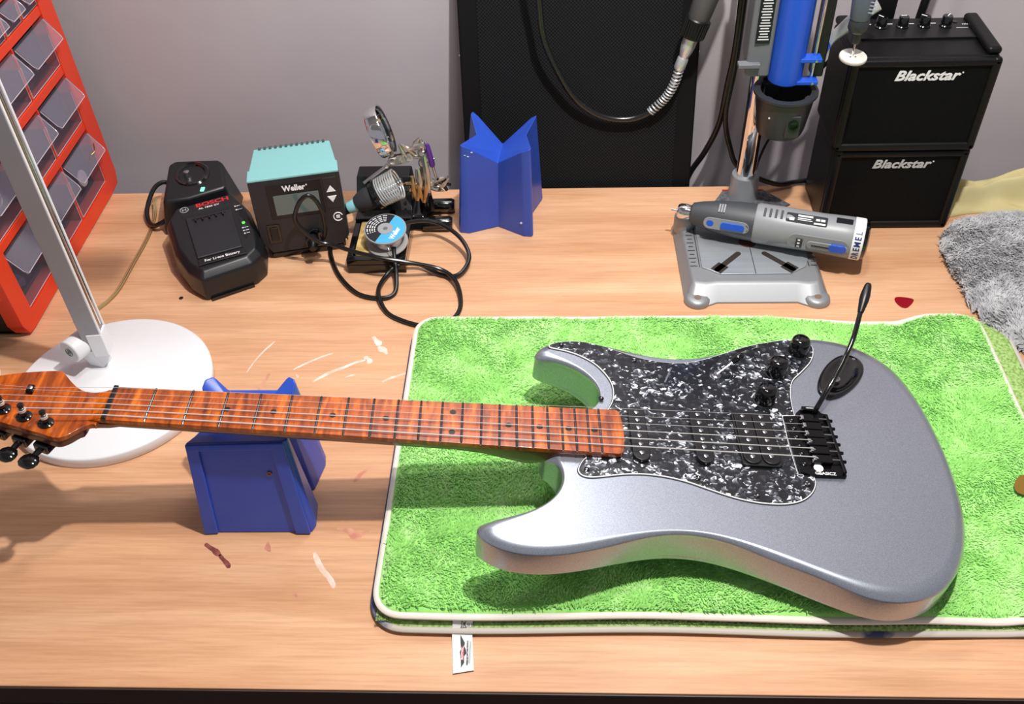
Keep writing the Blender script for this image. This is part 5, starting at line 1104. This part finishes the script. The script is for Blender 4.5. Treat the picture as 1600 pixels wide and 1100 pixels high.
def pile(name, parent, o0, N, x0, x1, y0, y1, cr, topf, m_, L0, W0, clear=None, lean_s=45., gap=4, inside_poly=None, col=True):
    px = rng.uniform(x0+gap, x1-gap, N); py = rng.uniform(y0+gap, y1-gap, N)
    if inside_poly is not None: k = inside(px, py, inside_poly); px, py = px[k], py[k]
    else:
        k = np.ones(len(px), bool)
        for cx, cy, sx, sy in ((x0+cr, y0+cr, -1, -1), (x1-cr, y0+cr, 1, -1), (x0+cr, y1-cr, -1, 1), (x1-cr, y1-cr, 1, 1)):
            dx = (px-cx)*sx; dy = (py-cy)*sy; k &= ~((dx > 0) & (dy > 0) & (np.hypot(dx, dy) > cr-gap))
        px, py = px[k], py[k]
    pz = topf(px, py)
    if inside_poly is not None: k = (pz > 9) | (edge_dist(px, py, inside_poly) < 10); px, py, pz = px[k], py[k], pz[k]
    n = len(px); L = L0*rng.uniform(.6, 1.25, n)
    if clear is not None:
        ins = inside(px, py, bw); cl = bodyz(px, py)-pz; k = ~(ins & (cl < 2)); px, py, pz, L, cl, ins = px[k], py[k], pz[k], L[k], cl[k], ins[k]; L = np.where(ins, np.minimum(L, cl*.8), L); n = len(px)
    th = 2.6*hnoise(px, py, lean_s, 5)+1.8*hnoise(px, py, lean_s*.3, 8)+rng.normal(0, .55, n)
    lx, ly = np.cos(th), np.sin(th); le = rng.uniform(.45, 1.05, n)
    W = W0*rng.uniform(.7, 1.3, n); sx, sy = -ly, lx; phi = rng.uniform(-.8, .8, n); c, s = np.cos(phi), np.sin(phi); sx, sy = sx*c-sy*s, sx*s+sy*c
    B = np.stack([px, py, pz-.3], -1); D = np.stack([lx*le, ly*le, np.ones(n)], -1); D /= np.linalg.norm(D, axis=1)[:, None]
    D2 = np.stack([lx*le*1.8, ly*le*1.8, np.full(n, .35)], -1); D2 /= np.linalg.norm(D2, axis=1)[:, None]; Sd = np.stack([sx, sy, 0*sx], -1)
    M_ = B+D*(L*.55)[:, None]; Tp = M_+D2*(L*.5)[:, None]
    vs = np.stack([B-Sd*W[:, None]*.5, B+Sd*W[:, None]*.5, M_+Sd*W[:, None]*.55, M_-Sd*W[:, None]*.55, Tp+Sd*W[:, None]*.2, Tp-Sd*W[:, None]*.2], 1).reshape(-1, 3)-np.array(list(o0))
    me = bpy.data.meshes.new(name); me.vertices.add(6*n); me.vertices.foreach_set('co', (vs*.001).astype(np.float32).ravel())
    idx = np.arange(n)[:, None]*6; q = np.concatenate([idx+np.array([[0, 1, 2, 3]]), idx+np.array([[3, 2, 4, 5]])], 1).reshape(-1)
    me.loops.add(8*n); me.loops.foreach_set('vertex_index', q.astype(np.int32)); me.polygons.add(2*n)
    me.polygons.foreach_set('loop_start', np.arange(0, 8*n, 4, dtype=np.int32)); me.polygons.foreach_set('loop_total', np.full(2*n, 4, np.int32)) if False else None
    me.update(calc_edges=True); me.validate(); me.materials.append(m_); me.polygons.foreach_set('use_smooth', np.ones(len(me.polygons), bool))
    o = bpy.data.objects.new(name, me); COL.objects.link(o); o.parent = parent; o['kind'] = 'stuff'; return o
pile('pile', T1, o1, 110000, TX0, TX1, TY0, TY1, 24, ttop, greenm, 4.2, 1.1, clear=True)
pile('pile', T2, o2, 26000, -172, 528, 455, 478, 4, lambda x, y: ltop(x, y)-.4, green2, 1.6, .6, gap=5)
# stitching
thr = mat('dark_thread', (70, 62, 74), .7)
m = MB()
for x in np.arange(-60, 520, 5.2): m.box(V((x+1.3, 460.8+1.5*math.sin(x/55.), float(ltop(np.array(x), np.array(461.)))+.4))-o2, (3.1, .5, .5))
o = m.build('stitching', thr, T2); o['kind'] = 'stuff'
# care label
lab = mat('white_nylon_label', (222, 224, 222), .45); ink = mat('black_ink', (40, 42, 46), .6); lred = mat('label_red', (190, 40, 60), .5)
m = MB(); Pts = [(-83.5, 487, 13.5), (-84, 478, 14), (-85.5, 469, 13.2), (-86.5, 460, 11), (-87, 453, 5), (-86.5, 444, 1.8), (-85.5, 434, 1.4), (-84.5, 424, 1.3), (-83.5, 414.5, 2.0)]
Pt = cat_rom(Pts, 4); vs = []; 
for i, p in enumerate(Pt):
    wd = 9.2; t_ = i/len(Pt); vs += [p+V((-wd, -t_*1.5, .0))-o2, p+V((wd, 2.0*t_, 0))-o2]
k_ = len(Pt); vs2 = [v-V((0, 0, .35)) for v in vs]
fs = [(2*i, 2*i+2, 2*i+3, 2*i+1) for i in range(k_-1)]+[(2*k_+2*i, 2*k_+2*i+1, 2*k_+2*i+3, 2*k_+2*i+2) for i in range(k_-1)]+[(2*i, 2*k_+2*i, 2*k_+2*i+2, 2*i+2) for i in range(k_-1)]+[(2*i+1, 2*i+3, 2*k_+2*i+3, 2*k_+2*i+1) for i in range(k_-1)]
lb = m.add(vs+vs2, fs).build('care_label', lab, T2, label='white care label with red winged logo')
def lz(y): return float(np.interp(y, [p.y for p in Pt[::-1]], [p.z for p in Pt[::-1]]))
def lpt(x, y, d_=.3): return V((x, y, lz(y)+d_))-o2
m = MB()
for a, b_ in (((-89, 447), (-87, 438)), ((-87, 438), (-85, 431))): pass
wing = [(-88.5, 450), (-84, 443), (-84.5, 440), (-83, 437), (-82, 433), (-84, 430), (-83.5, 424), (-86, 419), (-86.5, 425), (-87.5, 431), (-88.2, 434), (-87.2, 437), (-88, 443)]
c_w = lpt(-86, 434); vs = [lpt(x, y, .25) for x, y in wing]; n = len(vs); m.add(vs+[lpt(-85.8, 434, .25)], [(i, (i+1) % n, n) for i in range(n)]); m.build('label_wings', ink, lb)
MB().add([lpt(-87.4, 443.5, .4), lpt(-84.6, 441.5, .4), lpt(-84.3, 426, .4), lpt(-86.6, 425.5, .4)], [(0, 1, 2, 3)]).build('label_red_band', lred, lb)
text('label_lettering', 'ROTWEISS', 2.6, textw, lb, lpt(-85.8, 434.2, .6), (-.04, 1, 0), (-1, -.04, 0), bold=.03, sx=1.25, thick=.05)
text('label_lettering', 'PREMIUM CAR CARE PRODUCTS', 1.9, ink, lb, lpt(-81.2, 434.5, .6), (-.04, 1, 0), (-1, -.04, 0), bold=.03, sx=.95, thick=.05)
for dx in (-79.5, -78.6): MB().box(lpt(dx, 434, .45), (.25, 22, .1)).build('label_print', ink, lb)
m = MB()
tri = [V((0, 3.4)), V((3, -2)), V((-3, -2))]
for A_, B_ in (((-88.5, 455), (-83, 455.5)), ((-83, 455.5), (-87.5, 460)), ((-87.5, 460), (-88, 452)), ((-88, 452), (-83.5, 459.5)), ((-83.5, 459.5), (-88.5, 455))): m.cyl(lpt(A_[0], A_[1], .5), lpt(B_[0], B_[1], .5), .22, .22, 5)
m.build('label_symbol', ink, lb)
m = MB()
for i, x in enumerate((-81.8, -80.6, -78.4, -77.2)): m.cyl(lpt(x, 456, .6), lpt(x, 466+i, .6), .2, .2, 4); m.cyl(lpt(x, 467+i, .6), lpt(x, 474, .6), .2, .2, 4)
m.build('label_print', ink, lb)

# ------------------------------------------------------------------ cloths at the right
gm = mat('grey_plush', (150, 150, 152), .95, sheen=.4); nt, b = nodes(gm); gcol = ramp(nt, noise_n(nt, 60, 5, rough=.7), [(.35, (146, 146, 150)), (.65, (206, 206, 208))]); nt.links.new(gcol, b.inputs['Base Color'])
gpoly = [(500, 1022), (512, 1046), (532, 1062), (560, 1070), (600, 1078), (640, 1082), (720, 1080), (760, 1000), (760, 860), (700, 790), (600, 780), (560, 796), (534, 822), (514, 848), (506, 870), (500, 905), (499, 950), (496, 985)]
gp_ = np.array(smooth_poly(gpoly, 4, 1))
def edge_dist(px, py, poly):
    d = np.full(px.shape, 1e9)
    for i in range(len(poly)):
        a = poly[i-1]; b_ = poly[i]; ab = b_-a; t = np.clip(((px-a[0])*ab[0]+(py-a[1])*ab[1])/(ab@ab+1e-9), 0, 1)
        d = np.minimum(d, np.hypot(px-a[0]-t*ab[0], py-a[1]-t*ab[1]))
    return d
def gtop(x, y):
    d = edge_dist(x, y, gp_); e = np.clip(d/26, 0, 1); h_ = 20*np.sqrt(e)*(1)+7*np.clip(d/60, 0, 1)*(1+hnoise(x, y, 30, 3))+2
    # the open fold: two dark creases
    for (ax_, ay_, bx_, by_, w_) in ((556, 970, 640, 992, 10), (590, 940, 616, 876, 9)):
        a = np.array([ax_, ay_]); ab = np.array([bx_-ax_, by_-ay_]); t = np.clip(((x-ax_)*ab[0]+(y-ay_)*ab[1])/(ab@ab), 0, 1); dd = np.hypot(x-ax_-t*ab[0], y-ay_-t*ab[1]); h_ = h_-np.clip(1-dd/w_, 0, 1)*26*np.clip(t*3, .2, 1)
    return np.maximum(h_, 1.5)
GT = thing('plush_cloth', 'grey fluffy plush cloth heaped at the right beside the amplifiers', 'cloth', (600, 940, 0)); go_ = V((600, 940, 0))
xs = np.arange(490, 772, 4.); ys = np.arange(776, 1092, 4.); X, Y = np.meshgrid(xs, ys); ins = inside(X, Y, gp_); Z = np.where(ins, gtop(X, Y), .3); nx = len(xs)
fs = []; vs = np.stack([X-600, Y-940, Z], -1).reshape(-1, 3)
for j in range(len(ys)-1):
    for i in range(nx-1):
        if ins[j:j+2, i:i+2].sum() >= 3: a = j*nx+i; fs.append((a, a+1, a+nx+1, a+nx))
m = MB(); m.add([tuple(v) for v in vs], fs); bmk = m.build('cloth_fold', gm, GT, angle=80)
me = bmk.data; bm = bmesh.new(); bm.from_mesh(me); bmesh.ops.delete(bm, geom=[v for v in bm.verts if not v.link_faces], context='VERTS'); bm.to_mesh(me); bm.free()
pile('plush_pile', GT, go_, 42000, 490, 770, 776, 1090, 4, lambda x, y: gtop(x, y), gm, 7.5, 1.1, inside_poly=gp_, lean_s=36)
yc = mat('yellow_chamois', (196, 182, 128), .8, noise=(12, (208, 196, 146), 3), bump=(200, .15, .5))
def ytop(u, v):  # u along x 0..1, v across 0..1
    x = 519+u*210; fr_ = 1080+9*math.sin(u*6)+u*16; bk = 1158
    y = fr_+(bk-fr_)*v; e = math.sin(math.pi*min(1, v*1.0))**.5
    ridge = math.exp(-((v-.30-.32*u)/.13)**2)*(12+34*u)+math.exp(-((v-.72)/.12)**2)*(10+8*math.sin(u*9))+math.exp(-((v-.85)/.2)**2)*135*max(0, u-.28)
    z = 1.5+e*(8+ridge)+2.2*e*math.sin(v*17+u*13)+1.5*e*math.sin(u*31+v*5)
    return (x, y, max(z, .8))
m = MB(); nu, nv = 70, 44; P = [ytop(i/(nu-1), j/(nv-1)) for j in range(nv) for i in range(nu)]
Pb = [(p[0], p[1], .4 if True else 0) for p in P]
fs = [(j*nu+i, j*nu+i+1, (j+1)*nu+i+1, (j+1)*nu+i) for j in range(nv-1) for i in range(nu-1)]
n_ = nu*nv; fs += [(n_+j*nu+i, n_+(j+1)*nu+i, n_+(j+1)*nu+i+1, n_+j*nu+i+1) for j in range(nv-1) for i in range(nu-1)]
bd = list(range(nu))+[j*nu+nu-1 for j in range(1, nv)]+[(nv-1)*nu+i for i in range(nu-2, -1, -1)]+[j*nu for j in range(nv-2, 0, -1)]
fs += [(bd[(k_+1) % len(bd)], bd[k_], n_+bd[k_], n_+bd[(k_+1) % len(bd)]) for k_ in range(len(bd))]
m.add(P+Pb, fs); o = m.build('chamois_cloth', yc, angle=80); tag(o, 'crumpled pale yellow cloth behind the grey plush cloth by the wall', 'cloth')
# picks
def pick(name, label, c, m_, rot, s=1., z=.0, tilt=0):
    pl = smooth_poly([(-12, 6), (-8, 11), (0, 12.5), (8, 11), (12, 6), (8, -4), (3, -11), (0, -13), (-3, -11), (-8, -4)], 3, 1)
    o = MB().prism([(x*s, y*s) for x, y in pl], 0, .8).build(name, m_, bevel=.2, seg=1); o.location = V(c)*.001; o.rotation_euler = (tilt, 0, rot); return tag(o, label, 'guitar pick')
pick('guitar_pick', 'dark red guitar pick lying on the desk behind the green towel', (429, 911, .1), mat('red_pick', (140, 14, 30), .25), 1.9, .92)
pick('guitar_pick', 'olive brown guitar pick at the right edge of the green towel', (463, 602, 25.5), mat('brown_pick', (128, 98, 38), .3), .9, 1.15, tilt=.12)

# groups of repeats
for o in list(S.objects):
    if o.parent: continue
    k = o.name.split('.')[0]
    g = {'instrument_cradle': 'blue plastic cradle blocks', 'microfibre_towel': 'green microfibre towels stacked on the desk', 'battery_charger': 'black battery chargers', 'power_cable': 'black power cables at the wall', 'guitar_pick': 'guitar picks', 'loose_parts': 'loose parts inside the drawers'}.get(k)
    if g and o.get('label'): o['group'] = g
